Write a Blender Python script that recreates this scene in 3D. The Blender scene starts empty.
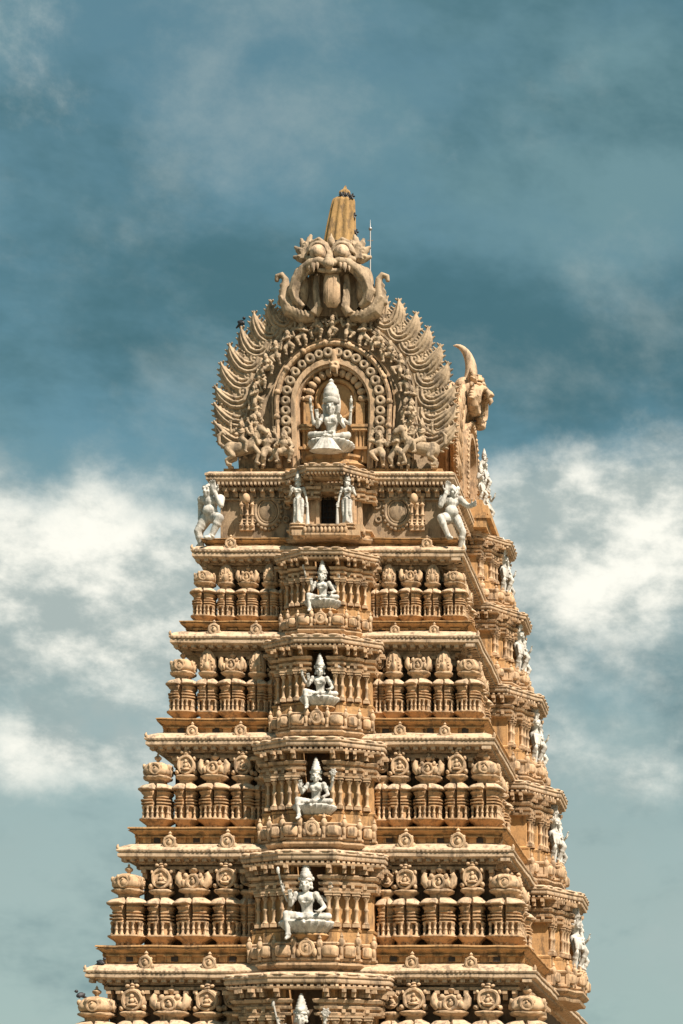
import bpy, math, random
from mathutils import Matrix, Vector, Euler, noise
random.seed(7)
R = math.radians
PI = math.pi
scene = bpy.context.scene
COL = scene.collection

# ------------------------------------------------------------------ mesh helpers
class MB:
    """collects shapes, links them as one mesh object"""
    def __init__(self):
        self.v = []; self.f = []
    def add(self, vs, fs, M=None):
        n = len(self.v)
        if M is not None:
            vs = [M @ Vector(p) for p in vs]
        self.v.extend([tuple(p) for p in vs])
        self.f.extend([tuple(i + n for i in f) for f in fs])
        return self
    def box(self, c, s, M=None, top=1.0):
        x, y, z = s[0]/2, s[1]/2, s[2]/2
        vs = []
        for dz, t in ((-z, 1), (z, top)):
            for sx, sy in ((-1,-1),(1,-1),(1,1),(-1,1)):
                vs.append((c[0]+sx*x*t, c[1]+sy*y*t, c[2]+dz))
        return self.add(vs, [(3,2,1,0),(4,5,6,7),(0,1,5,4),(1,2,6,5),(2,3,7,6),(3,0,4,7)], M)
    def lathe(self, prof, n=20, sx=1, sy=1, p=2.0, c=(0,0,0), rib=None, groove=None, M=None, rot=0):
        vs = []; fs = []
        for r, z in prof:
            for i in range(n):
                t = 2*PI*i/n + rot
                ct, st = math.cos(t), math.sin(t)
                k = (abs(ct)**p + abs(st)**p)**(-1.0/p)
                if rib: k *= 1 + rib[1]*math.cos(rib[0]*t)
                if groove and i in groove: k *= groove[i]
                vs.append((c[0]+sx*r*k*ct, c[1]+sy*r*k*st, c[2]+z))
        m = len(prof)
        for j in range(m-1):
            for i in range(n):
                a = j*n+i; b = j*n+(i+1) % n
                fs.append((a, b, b+n, a+n))
        fs.append(tuple(range(n-1, -1, -1)))
        fs.append(tuple((m-1)*n+i for i in range(n)))
        return self.add(vs, fs, M)
    def sweep(self, path, prof, closed=False, z0=0, M=None, caps=True):
        """prof = [(out, z)] going round the section; outward = right of the walking direction"""
        N = len(path); offs = []
        for i in range(N):
            p = Vector(path[i])
            if closed or 0 < i < N-1:
                a = (p-Vector(path[i-1])).normalized(); b = (Vector(path[(i+1) % N])-p).normalized()
            elif i == 0:
                a = b = (Vector(path[1])-p).normalized()
            else:
                a = b = (p-Vector(path[i-1])).normalized()
            n1 = Vector((a.y, -a.x)); n2 = Vector((b.y, -b.x)); h = n1+n2
            h = h.normalized() if h.length > 1e-6 else n1
            offs.append(h/max(.35, h.dot(n1)))
        vs = []; fs = []; m = len(prof)
        for i in range(N):
            for o, z in prof:
                vs.append((path[i][0]+offs[i].x*o, path[i][1]+offs[i].y*o, z0+z))
        for i in range(N if closed else N-1):
            j = (i+1) % N
            for k in range(m-1):
                fs.append((i*m+k, j*m+k, j*m+k+1, i*m+k+1))
        if not closed and caps:
            fs.append(tuple(range(m))); fs.append(tuple((N-1)*m+k for k in range(m-1, -1, -1)))
        return self.add(vs, fs, M)
    def prism(self, poly, z0, z1, M=None, s=1.0):
        n = len(poly)
        vs = [(x, y, z0) for x, y in poly]+[(x*s, y*s, z1) for x, y in poly]
        fs = [tuple(range(n-1, -1, -1)), tuple(range(n, 2*n))]
        for i in range(n):
            j = (i+1) % n
            fs.append((i, j, j+n, i+n))
        return self.add(vs, fs, M)
    def plate(self, poly, y0, y1, M=None):
        """outline in x,z (counter-clockwise seen from -y), thickness y0..y1"""
        n = len(poly)
        vs = [(x, y0, z) for x, z in poly]+[(x, y1, z) for x, z in poly]
        fs = [tuple(range(n)), tuple(range(2*n-1, n-1, -1))]
        for i in range(n):
            j = (i+1) % n
            fs.append((j, i, i+n, j+n))
        return self.add(vs, fs, M)
    def tube(self, pts, rad, n=8, M=None, flat=1.0):
        P = [Vector(p) for p in pts]; N = len(P)
        if not hasattr(rad, '__len__'): rad = [rad]*N
        vs = []; fs = []; up = None
        for i in range(N):
            d = (P[min(i+1, N-1)]-P[max(i-1, 0)])
            d = d.normalized() if d.length > 1e-9 else Vector((0,0,1))
            if up is None:
                up = Vector((0,1,0)) if abs(d.y) < .9 else Vector((1,0,0))
            u = (up-d*up.dot(d))
            u = u.normalized() if u.length > 1e-6 else d.orthogonal().normalized()
            up = u; w = d.cross(u)
            for k in range(n):
                t = 2*PI*k/n
                vs.append(P[i]+rad[i]*(u*math.cos(t)*flat+w*math.sin(t)))
        for i in range(N-1):
            for k in range(n):
                a = i*n+k; b = i*n+(k+1) % n
                fs.append((a, b, b+n, a+n))
        fs.append(tuple(range(n-1, -1, -1))); fs.append(tuple((N-1)*n+k for k in range(n)))
        return self.add(vs, fs, M)
    def ball(self, c, r, rot=None, nu=12, nv=8, M=None):
        if not hasattr(r, '__len__'): r = (r, r, r)
        A = Matrix.Translation(c)
        if rot is not None: A = A @ Euler(rot).to_matrix().to_4x4()
        vs = [A @ Vector((0,0,-r[2]))]; fs = []
        for j in range(1, nv):
            t = -PI/2+PI*j/nv
            for i in range(nu):
                a = 2*PI*i/nu
                vs.append(A @ Vector((r[0]*math.cos(t)*math.cos(a), r[1]*math.cos(t)*math.sin(a), r[2]*math.sin(t))))
        vs.append(A @ Vector((0,0,r[2]))); L = len(vs)-1
        for i in range(nu):
            j = (i+1) % nu
            fs.append((0, 1+j, 1+i))
            for k in range(nv-2):
                a = 1+k*nu
                fs.append((a+i, a+j, a+nu+j, a+nu+i))
            a = 1+(nv-2)*nu
            fs.append((a+i, a+j, L))
        return self.add(vs, fs, M)
    def cap(self, a, b, ra, rb=None, n=12):
        """tapered capsule"""
        rb = ra if rb is None else rb
        a = Vector(a); b = Vector(b); d = b-a; L = d.length
        q = d.to_track_quat('Z', 'Y').to_matrix().to_4x4() if L > 1e-6 else Matrix()
        prof = []
        for k in range(5):
            t = -PI/2+PI/2*k/4; prof.append((max(ra*math.cos(t), ra*.02), ra*math.sin(t)))
        for k in range(5):
            t = PI/2*k/4; prof.append((max(rb*math.cos(t), rb*.02), L+rb*math.sin(t)))
        return self.lathe(prof, n, M=Matrix.Translation(a) @ q)
    def ring(self, c, R_, r, rot=(0,0,0), n=16, m=6, sx=1, sy=1, M=None):
        A = Matrix.Translation(c) @ Euler(rot).to_matrix().to_4x4()
        vs = []; fs = []
        for i in range(n):
            t = 2*PI*i/n
            for k in range(m):
                s = 2*PI*k/m; q = R_+r*math.cos(s)
                vs.append(A @ Vector((q*math.cos(t)*sx, q*math.sin(t)*sy, r*math.sin(s))))
        for i in range(n):
            for k in range(m):
                fs.append((i*m+k, ((i+1) % n)*m+k, ((i+1) % n)*m+(k+1) % m, i*m+(k+1) % m))
        return self.add(vs, fs, M)
    def uneven(self, amp, freq, seed=0):
        o = Vector((seed*7.3, seed*3.1, seed*5.7))
        self.v = [tuple(Vector(p)+amp*noise.noise_vector(Vector(p)*freq+o)) for p in self.v]
        return self
    def mesh(self, name, m, smooth=35):
        me = bpy.data.meshes.new(name)
        me.from_pydata(self.v, [], self.f); me.validate()
        if m: me.materials.append(m)
        if smooth:
            for p in me.polygons: p.use_smooth = True
            me.set_sharp_from_angle(angle=R(smooth))
        return me
    def sculpt(self, name, m, voxel=.015, it=2):
        """weld overlapping shapes into one continuous carved surface"""
        me = self.mesh(name, None, 0)
        ob = bpy.data.objects.new('sculpt_source', me); COL.objects.link(ob)
        md = ob.modifiers.new('r', 'REMESH'); md.mode = 'VOXEL'; md.voxel_size = voxel
        md = ob.modifiers.new('s', 'SMOOTH'); md.factor = .5; md.iterations = it
        dg = bpy.context.evaluated_depsgraph_get()
        m2 = bpy.data.meshes.new_from_object(ob.evaluated_get(dg))
        m2.name = name
        bpy.data.objects.remove(ob); bpy.data.meshes.remove(me)
        m2.materials.clear(); m2.materials.append(m)
        for p in m2.polygons: p.use_smooth = True
        return m2

def put(name, mesh, parent=None, loc=(0,0,0), rot=(0,0,0), sc=(1,1,1)):
    o = bpy.data.objects.new(name, mesh); COL.objects.link(o)
    o.location = loc; o.rotation_euler = rot
    o.scale = sc if hasattr(sc, '__len__') else (sc, sc, sc)
    if parent: o.parent = parent
    return o
def thing(name, label, cat, loc=(0,0,0), rz=0, sc=1, group=None, mesh=None):
    o = put(name, mesh, None, loc, (0,0,rz), sc)
    o['label'] = label; o['category'] = cat
    if group: o['group'] = group
    return o

# ------------------------------------------------------------------ materials
def stone(name, base, dirt, amt=.5, streak=.5, rough=.85, bump=.35, fine=14.0, second=None, mould=.62):
    """weathered painted stone: patchy colour, rain streaks, grain"""
    m = bpy.data.materials.new(name); m.use_nodes = True
    nt = m.node_tree; N = nt.nodes; L = nt.links
    bs = N['Principled BSDF']; bs.inputs['Roughness'].default_value = rough
    bs.inputs['Specular IOR Level'].default_value = .25
    geo = N.new('ShaderNodeNewGeometry')
    def noise(scale, det, vec, rgh=.6):
        n = N.new('ShaderNodeTexNoise'); n.inputs['Scale'].default_value = scale
        n.inputs['Detail'].default_value = det; n.inputs['Roughness'].default_value = rgh
        L.new(vec, n.inputs['Vector']); return n.outputs['Fac']
    def ramp(f, a, b):
        r = N.new('ShaderNodeMapRange'); r.inputs['From Min'].default_value = a; r.inputs['From Max'].default_value = b
        L.new(f, r.inputs['Value']); return r.outputs['Result']
    def mul(a, b):
        k = N.new('ShaderNodeMath'); k.operation = 'MULTIPLY'
        for i, q in enumerate((a, b)):
            if isinstance(q, (int, float)): k.inputs[i].default_value = q
            else: L.new(q, k.inputs[i])
        return k.outputs[0]
    def mix(f, a, b):
        k = N.new('ShaderNodeMix'); k.data_type = 'RGBA'
        L.new(f, k.inputs['Factor'])
        for s, q in (('A', a), ('B', b)):
            i = [x for x in k.inputs if x.name == s and x.type == 'RGBA'][0]
            if isinstance(q, tuple): i.default_value = (*q, 1)
            else: L.new(q, i)
        return [x for x in k.outputs if x.type == 'RGBA'][0]
    pos = geo.outputs['Position']
    mp = N.new('ShaderNodeMapping'); mp.inputs['Scale'].default_value = (2.6, 2.6, .45); L.new(pos, mp.inputs['Vector'])
    big = ramp(noise(.55, 5, pos), .42, .72)
    med = ramp(noise(3.1, 6, pos, .7), .46, .74)
    stk = ramp(noise(1.6, 5, mp.outputs['Vector'], .65), .5, .78)
    fin = noise(fine, 5, pos, .7)
    c = mix(mul(big, .75), base, second if second else tuple(x*.8 for x in base))
    c = mix(mul(med, amt), c, dirt)
    c = mix(mul(stk, streak), c, tuple(x*.75 for x in dirt))
    mp2 = N.new('ShaderNodeMapping'); mp2.inputs['Scale'].default_value = (3.4, 3.4, 1.0); mp2.inputs['Location'].default_value = (5.3, 1.7, 2.2); L.new(pos, mp2.inputs['Vector'])
    c = mix(mul(ramp(noise(1.25, 9, mp2.outputs['Vector'], .72), .505, .60), mould), c, (.065,.05,.038))
    v = N.new('ShaderNodeHueSaturation'); L.new(c, v.inputs['Color'])
    L.new(ramp(fin, -.2, 1.2), v.inputs['Value']); 
    vv = N.new('ShaderNodeMapRange'); vv.inputs['To Min'].default_value = .72; vv.inputs['To Max'].default_value = 1.28
    L.new(fin, vv.inputs['Value']); L.new(vv.outputs['Result'], v.inputs['Value'])
    L.new(v.outputs['Color'], bs.inputs['Base Color'])
    b = N.new('ShaderNodeBump'); b.inputs['Strength'].default_value = bump; b.inputs['Distance'].default_value = .04
    L.new(noise(fine*.6, 6, pos, .75), b.inputs['Height']); L.new(b.outputs['Normal'], bs.inputs['Normal'])
    return m
def plain(name, col, rough=.6, metal=0.0):
    m = bpy.data.materials.new(name); m.use_nodes = True
    b = m.node_tree.nodes['Principled BSDF']
    b.inputs['Base Color'].default_value = (*col, 1); b.inputs['Roughness'].default_value = rough
    b.inputs['Metallic'].default_value = metal
    return m
CREAM = stone('cream painted stone', (.53,.375,.235), (.19,.125,.075), .55, .5, second=(.51,.335,.185))
PALE = stone('pale weathered eave top', (.56,.42,.285), (.24,.17,.11), .6, .5, second=(.53,.37,.225))
OCHRE = stone('ochre painted stone', (.50,.30,.135), (.19,.115,.06), .55, .55, second=(.45,.245,.095))
WALL = stone('buff wall plaster', (.34,.25,.16), (.14,.10,.065), .6, .65, second=(.29,.205,.125))
TAN = stone('tan painted shrine body', (.50,.325,.18), (.19,.12,.07), .55, .5, second=(.47,.275,.13))
SHADED_BACK = stone('shade-darkened back wall', (.17,.12,.075), (.07,.05,.035), .65, .6, second=(.13,.09,.055))  # base colour darkened to paint in the shade behind the pavilions
GREY = stone('weathered carved stone', (.44,.335,.22), (.11,.085,.06), .7, .65, second=(.34,.25,.16))
ORANGE = stone('orange painted stone', (.47,.285,.135), (.22,.13,.065), .6, .6, second=(.42,.23,.09))
WHITE = stone('white painted statue', (.58,.56,.50), (.24,.225,.195), .65, .6, rough=.75, bump=.35, second=(.47,.46,.425), mould=.45)
DARK = stone('dark shade of openings', (.045,.035,.028), (.03,.025,.02), .4, .3)  # near-black colour standing in for the shade inside holes and doorways
GOLD = stone('golden painted stone', (.40,.25,.10), (.17,.11,.05), .5, .6, second=(.32,.195,.075))
IRON = plain('dark iron', (.03,.03,.032), .6, .3)
BIRD = plain('dark feathers', (.02,.02,.024), .6)
STEEL = plain('dull steel', (.35,.34,.32), .45, .8)

# ------------------------------------------------------------------ tower measures (metres)
TIP = [-.95, 0.0, .88, 1.66, 2.34, 2.96]            # how far each eave tip is set in from the lowest one seen
LIP = [4.45, 9.05, 13.49, 17.69, 21.58, 24.94, 27.93]
YC = 11.4                                            # depth of the middle of the tower
def fine(path, step=.45):
    out = []
    for q in range(len(path)):
        a = Vector(path[q]); b = Vector(path[(q+1) % len(path)]); n = max(1, int((b-a).length/step))
        out += [tuple(a.lerp(b, t/n)) for t in range(n)]
    return out
def rect(i):
    a = 8-i; return [(-a, i), (a, i), (a, 2*YC-i), (-a, 2*YC-i)]
BAYF = [1.14, 1.0, .93, .84, .745, .655]             # width of the central bay per storey
STF = [.98, 1.0, .80, .74, .70]                      # size of the seated statues

tower = thing('temple_tower', 'tall cream and ochre carved stone temple tower with stepped storeys', 'temple tower', (0, YC, 0))
tower.location = (0,0,0)

# ---- storey walls, eaves, ledges
def eave_prof(h):
    return [(-.95,-.34*h),(-.7,-.33*h),(-.66,-.2*h),(-.5,-.19*h),(-.46,-.07*h),(-.14,-.03),(-.12,.0),(-.03,.0),(0,.03),(0,.13),(-.03,.15),
            (-.03,.18),(.03,.20),(.045,.25),(.0,.31),(-.14,.42),(-.36,.52),(-.55,.56),(-.55,.58)]
def ledge_prof():
    return [(-.62,.58),(-.60,.62),(-.60,.82),(-.52,.84),(-.50,.90),(-.54,.92),(-.50,.95),(-.36,1.04),(-.31,1.05),(-.29,1.08),(-.34,1.10),(-.34,1.12),(-.27,1.14),(-.27,1.18),(-.31,1.2),(-1.7,1.2)]
for k in range(6):
    i = TIP[k]; z = LIP[k]; H = LIP[k+1]-z; h = H/4.44
    w = MB()
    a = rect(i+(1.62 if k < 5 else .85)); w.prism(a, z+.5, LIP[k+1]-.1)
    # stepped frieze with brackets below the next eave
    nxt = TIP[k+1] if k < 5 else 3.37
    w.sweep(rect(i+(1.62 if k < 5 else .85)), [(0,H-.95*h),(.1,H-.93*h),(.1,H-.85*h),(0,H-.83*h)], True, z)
    put('storey_wall', w.mesh('storey_wall', SHADED_BACK if k < 5 else WALL), tower)
    # brackets as one carved frieze
    if k == 5: i += -.62
    fr = MB(); a = 8-(i+1.55)
    n = int(2*a/.34)
    for q in range(n):
        x = -a+(q+.5)*2*a/n
        fr.box((x, i+1.5, z+H-.62*h), (.17, .34, .20)); fr.box((x, i+1.42, z+H-.46*h), (.17, .5, .12))
    fr.box((0, i+1.55, z+H-.33*h), (2*a, .5, .10))
    put('bracket_frieze', fr.mesh('bracket_frieze', CREAM, 0), tower); fr = MB()
    fr.box((8-i-1.55, i+5.5, z+H-.335*h), (.5, 7.4, .10))
    n = int(7.4/.34)
    for q in range(n):
        y = i+1.7+(q+.5)*.34
        fr.box((8-i-1.5, y, z+H-.62*h), (.34,.17,.20)); fr.box((8-i-1.42, y, z+H-.46*h), (.5,.17,.12))
    put('bracket_frieze', fr.mesh('bracket_frieze', CREAM, 0), tower)
    i = TIP[k]
    if k > 0:
        e = MB(); e.sweep(fine(rect(i)), eave_prof(h), True, z); e.uneven(.035, .9, k)
        a = 8-i-.10
        n = int(2*a/.16)
        for q in range(n):
            x = -a+(q+.5)*2*a/n
            e.box((x, i+.012, z+.22), (.085,.10,.05))
            if q % 2 == 0: e.box((x, i+.30, z-.085*h), (.16,.34,.11))
        n = int((2*YC-2*i)/.16)
        for q in range(n):
            y = i+.1+q*.16
            if y > 12: break
            e.box((8-i-.012, y, z+.22), (.10,.085,.05))
            if q % 2 == 0: e.box((8-i-.30, y, z-.085*h), (.34,.16,.11))
        put('eave', e.mesh('eave', PALE, 30), tower)
        for sx in (-1, 1):
            c = MB()
            c.tube([(sx*(8-i-.14), i+.14, z+.2), (sx*(8-i-.03), i+.03, z+.30), (sx*(8-i+.0), i-.0, z+.38), (sx*(8-i-.02), i+.02, z+.46)], [.10,.08,.05,.02], 8)
            put('corner_curl', c.mesh('corner_curl', CREAM, 50), tower)
    l = MB(); pr = [(o, q*h) for o, q in ledge_prof()]
    l.sweep(fine(rect(i)), pr, True, z); l.uneven(.03, 1.1, k+9)
    a = 8-i-.6; n = int(2*a/.62)
    for q in range(n):
        x = -a+(q+.5)*2*a/n
        l.box((x, i+.57, z+.72*h), (.30,.12,.18*h)); l.box((x, i+.50, z+.845*h), (.36,.16,.05))
    put('ledge', l.mesh('ledge', OCHRE, 30), tower)
    for x in [-.62,-.36,.36,.62,.2,-.2, .82,-.82]:
        x *= 8-i
        hb = MB(); hb.box((x, i+.52, z+.72*h), (.24,.06,.17))
        put('drain_hole', hb.mesh('drain_hole', DARK, 0), tower)

# ---- miniature pavilions along each ledge
def groove(n, d=.80):
    g = {}; f = int(n*.75)
    g[f] = d
    return g
def pav_body(hw, seed=0):
    m = MB(); p = 3.4; n = 44; sy = .92 if hw > .45 else 1.0
    G = groove(n)
    m.lathe([(hw*.72,-.02),(hw*.72,.04),(hw*.60,.05),(hw*.58,.16)], n, 1, sy, p)
    for q in range(6):
        t = 2*PI*(q+.5)/12+PI
        m.box((hw*.66*math.cos(t), hw*.66*math.sin(t)*sy, .10), (.09,.09,.13))
    m.lathe([(hw*.60,.13),(hw*.68,.16),(hw*.84,.25),(hw*1.04,.33),(hw*1.10,.36),(hw*1.10,.40),(hw*.96,.42),(hw*.72,.44)], n, 1, sy, p)
    m.lathe([(hw*.66,.42),(hw*.66,.90)], n, 1, sy, p, groove=groove(n, .5))
    m.lathe([(hw*.80,.86),(hw*.95,.88),(hw*.95,.92),(hw*.82,.93),(hw*.82,.975),(hw*1.02,.99),(hw*1.02,1.03),(hw*.81,1.045),(hw*.81,1.095),
             (hw*1.02,1.11),(hw*1.02,1.15),(hw*.80,1.165),(hw*.79,1.22),(hw*.90,1.235),(hw*.90,1.27),(hw*.86,1.285),(hw*.88,1.32),(hw*.97,1.40),(hw*1.0,1.41),(hw*1.0,1.44),(hw*.86,1.45),(hw*.87,1.50),(hw*.98,1.54)], n, 1, sy, p, groove=groove(n, .38))
    m.lathe([(hw*.56,1.72),(hw*.56,1.95)], n, 1, sy, p)
    return m.uneven(.022, 4, hw*9+seed).mesh('shrine_pavilion', TAN, 28)
def pav_cols(hw):
    m = MB(); p = 3.4; sy = .92 if hw > .45 else 1.0
    k = 6 if hw > .55 else 4
    xs = [(-.86+1.72*q/(k-1))*hw for q in range(k)]
    cp = [(.070,.41),(.070,.47),(.046,.50),(.042,.60),(.06,.62),(.06,.66),(.040,.69),(.040,.78),(.065,.82),(.075,.88)]
    for x in xs:
        t = abs(x)/hw
        y = -(1-min(1, t)**p)**(1/p)*hw*sy*.98
        if t > .8: y = -hw*sy*.70
        m.lathe(cp, 8, c=(x*.93, y*.90, 0))
    for s in (-1, 1):
        for y in (-.3, .1, .45):
            m.lathe(cp, 8, c=(s*hw*.85, y*hw, 0))
    m.lathe([(hw*.9,.36),(hw*1.13,.365),(hw*1.13,.405),(hw*.95,.43),(hw*.7,.44)], 40, 1, sy, p)
    return m.mesh('colonette_row', CREAM, 40)
def pav_eave(hw, seed=0):
    m = MB(); sy = .92 if hw > .45 else 1.0
    m.lathe([(hw*.8,1.525),(hw*1.16,1.54),(hw*1.22,1.55),(hw*1.22,1.58),(hw*1.15,1.59),(hw*1.11,1.63),(hw*1.00,1.69),(hw*.86,1.74),(hw*.70,1.78),(hw*.58,1.80)], 40, 1, sy, 3.4, groove=groove(40, .55), rib=(4,.012))
    return m.uneven(.035, 3.5, hw*9+seed).mesh('domed_eave', PALE, 30)
def crown_base(m, hw, sy):
    m.lathe([(hw*.56,1.90),(hw*.78,1.96),(hw*.90,2.01),(hw*.91,2.06),(hw*.78,2.09),(hw*.66,2.11)], 28, 1, sy, 3.0)
def medallion(m, c, r, M=None):
    m.ring(c, r, r*.27, (PI/2,0,0), 18, 6, M=M)
    m.ball((c[0], c[1]+.01, c[2]-r*.12), (r*.50, r*.42, r*.60), None, 10, 6, M=M)
    m.ball((c[0], c[1]-r*.2, c[2]+r*.38), (r*.22, r*.3, r*.22), None, 8, 5, M=M)
def crown_sala(hw, seed=0):
    m = MB(); crown_base(m, hw, .9)
    m.lathe([(hw*.74,2.11),(hw*.80,2.2),(hw*.82,2.36),(hw*.74,2.52),(hw*.60,2.58),(hw*.30,2.62)], 26, 1, .8, 2.6)
    medallion(m, (0,-hw*.66,2.34), hw*.33)
    for s in (-1, 1):
        m.tube([(s*hw*.62,-hw*.42,2.2),(s*hw*.84,-hw*.44,2.34),(s*hw*.88,-hw*.42,2.52),(s*hw*.78,-hw*.40,2.66),(s*hw*.70,-hw*.40,2.62)], [.15,.15,.12,.08,.04], 10)
        m.ball((s*hw*.55,-hw*.6,2.28),(.10,.08,.14), None, 8, 6); m.ball((s*hw*.42,-hw*.5,2.56),(.09,.08,.11), None, 8, 6)
        m.ball((s*hw*.9,hw*.1,2.4),(.10,.2,.24), None, 8, 6)
    return m.uneven(.035, 4.5, hw*9+seed).mesh('crown', CREAM, 45)
def crown_corner(hw, seed=0):
    m = MB(); crown_base(m, hw, .98)
    m.lathe([(hw*.78,2.11),(hw*.9,2.18),(hw*.93,2.3),(hw*.84,2.46),(hw*.62,2.58),(hw*.4,2.64)], 32, 1, 1, 2.4, rib=(8,.05))
    medallion(m, (0,-hw*.86,2.32), hw*.30)
    M = Matrix.Rotation(PI/2, 4, 'Z'); medallion(m, (0,-hw*.86,2.32), hw*.30, M)
    for t in range(8):
        a = PI/4*t+PI/8
        m.ball((hw*.86*math.cos(a), hw*.86*math.sin(a), 2.44), (.07,.07,.12), None, 8, 6)
    return m.uneven(.035, 4.5, hw*9+seed).mesh('crown', CREAM, 45)
def crown_nasi(hw, seed=0):
    m = MB(); crown_base(m, hw, .9)
    r = hw*.80; out = []
    for q in range(25):
        t = -.7+(PI+1.4)*q/24
        out.append((r*math.cos(t)*.92, 2.50+r*1.02*math.sin(t)))
    m.plate(out, -hw*.42, hw*.3)
    m.ring((0,-hw*.44,2.50), r*.83, r*.15, (PI/2,0,0), 22, 6, sx=.95)
    m.ball((0,-hw*.5,2.62), (r*.17,.09,r*.20), None, 10, 8); m.ball((0,-hw*.5,2.46), (r*.22,.10,r*.26), None, 10, 8); m.ball((0,-hw*.5,2.32), (r*.46,.12,r*.16), None, 12, 8)
    for s in (-1, 1): m.cap((s*r*.2,-hw*.5,2.52),(s*r*.44,-hw*.52,2.40),.045,.035,8); m.cap((s*r*.44,-hw*.52,2.40),(s*r*.2,-hw*.56,2.36),.035,.03,8)
    for s in (-1, 1):
        m.ball((s*r*.92,-hw*.3,2.22),(.10,.12,.10), None, 8, 6); m.ball((s*r*.86,-hw*.3,2.74),(.06,.1,.08), None, 8, 6); m.ball((s*r*.40,-hw*.38,2.98),(.07,.09,.06), None, 8, 6)
    m.lathe([(.10,2.86),(.13,2.92),(.06,2.97),(.10,3.02),(.05,3.08),(.015,3.2)], 10, c=(0,-hw*.3,0))
    return m.uneven(.035, 4.5, hw*9+seed).mesh('crown', CREAM, 45)
def crown_dome(hw, seed=0):
    m = MB(); crown_base(m, hw, .95)
    m.lathe([(hw*.66,2.11),(hw*.74,2.22),(hw*.78,2.42),(hw*.74,2.64),(hw*.60,2.84),(hw*.40,2.98),(hw*.14,3.06),(.02,3.16)], 48, 1, .95, 2.1, rib=(12,.07))
    for q in range(9):
        t = -.2+(PI+.4)*q/8
        m.ball((hw*.55*math.cos(t), -hw*.60, 2.32+hw*.6*math.sin(t)), (.05,.07,.05), None, 7, 5)
    m.ball((0,-hw*.62,2.32), (hw*.3,.12,hw*.42), None, 10, 7)
    return m.uneven(.035, 4.5, hw*9+seed).mesh('crown', CREAM, 45)
def finial_mesh():
    m = MB(); m.lathe([(.16,2.58),(.17,2.63),(.07,2.67),(.06,2.72),(.14,2.79),(.15,2.85),(.09,2.90),(.04,2.94),(.05,2.97),(.0,3.06)], 12)
    return m.mesh('finial', CREAM, 50)
FIN = finial_mesh()
SIZES = (('corner',.62,crown_corner),('sala',.61,crown_sala),('nasi',.49,crown_nasi),('dome',.49,crown_dome),('slim',.36,crown_nasi))
PAVS = {q: [(pav_body(h_, v), cf(h_, v)) for v in range(3)] for q, h_, cf in SIZES}
PC = {q: pav_cols(h_) for q, h_ in (('corner',.62),('sala',.61),('nasi',.49),('dome',.49),('slim',.36))}
PE = {q: [pav_eave(h_, v) for v in range(3)] for q, h_, cf in SIZES}
def pavilion(kind, loc, rz, f, fz):
    vi = random.randrange(3); b, c = PAVS[kind][vi]; j = random.uniform(-.035, .035); f = f*random.uniform(.97, 1.03); fz = fz*random.uniform(.985, 1.012)
    o = put('shrine_pavilion', b, tower, loc, (0,0,rz+j), (f, f, fz))
    put('domed_eave', PE[kind][vi], o); put('colonette_row', PC[kind], o)
    put('crown', c, o, (random.uniform(-.015,.015), 0, random.uniform(-.01,.02)), (0,0,random.uniform(-.06,.06)))
    if kind in ('corner', 'sala'): put('finial', FIN, o)
for k in range(5):
    i = TIP[k]; f = (8-i-.6)/7.4; H = LIP[k+1]-LIP[k]; fz = H/4.44*1.0
    z = LIP[k]+1.2*H/4.44
    nas = 'nasi' if k < 3 else 'dome'
    y = i+.6+.6*f
    for s in (-1, 1):
        for x, kd in ((6.8,'corner'),(5.6,nas),(4.42,'sala'),(3.24,nas),(2.5,'slim')):
            pavilion(kd, (s*x*f, y + (.12 if kd == 'slim' else 0), z), 0, f, fz)
    for j, kd in enumerate(('corner','sala',nas,'sala') if k else ('corner','sala')):
        if j == 0: continue
        pavilion(kd, (8-i-.6-.6*f, y+j*1.2*f, z), PI/2, f, fz)

# ---- little horseshoe ornaments standing on the eaves
def eave_ornament():
    m = MB(); medallion(m, (0,-.10,.24), .21)
    m.box((0,.05,.05),(.46,.35,.22)); m.ball((0,-.02,.24),(.25,.12,.25))
    m.lathe([(.07,.44),(.10,.50),(.05,.54),(.08,.59),(.01,.68)], 10)
    for s in (-1,1): m.ball((s*.25,-.04,.08),(.09,.09,.12)); m.ball((s*.2,-.04,.38),(.05,.06,.06))
    return m.mesh('eave_ornament', CREAM, 50)
EO = eave_ornament()
for k in range(1, 6):
    i = TIP[k]
    for x in (-.73, -.45, .45, .72):
        if k == 5 and abs(x) < .5: continue
        put('eave_ornament', EO, tower, (x*(8-i)+random.uniform(-.08,.08), i+.18, LIP[k]+.34), (0,0,random.uniform(-.1,.1)), random.uniform(.9,1.15)*(.95 if k < 3 else .75))

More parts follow.
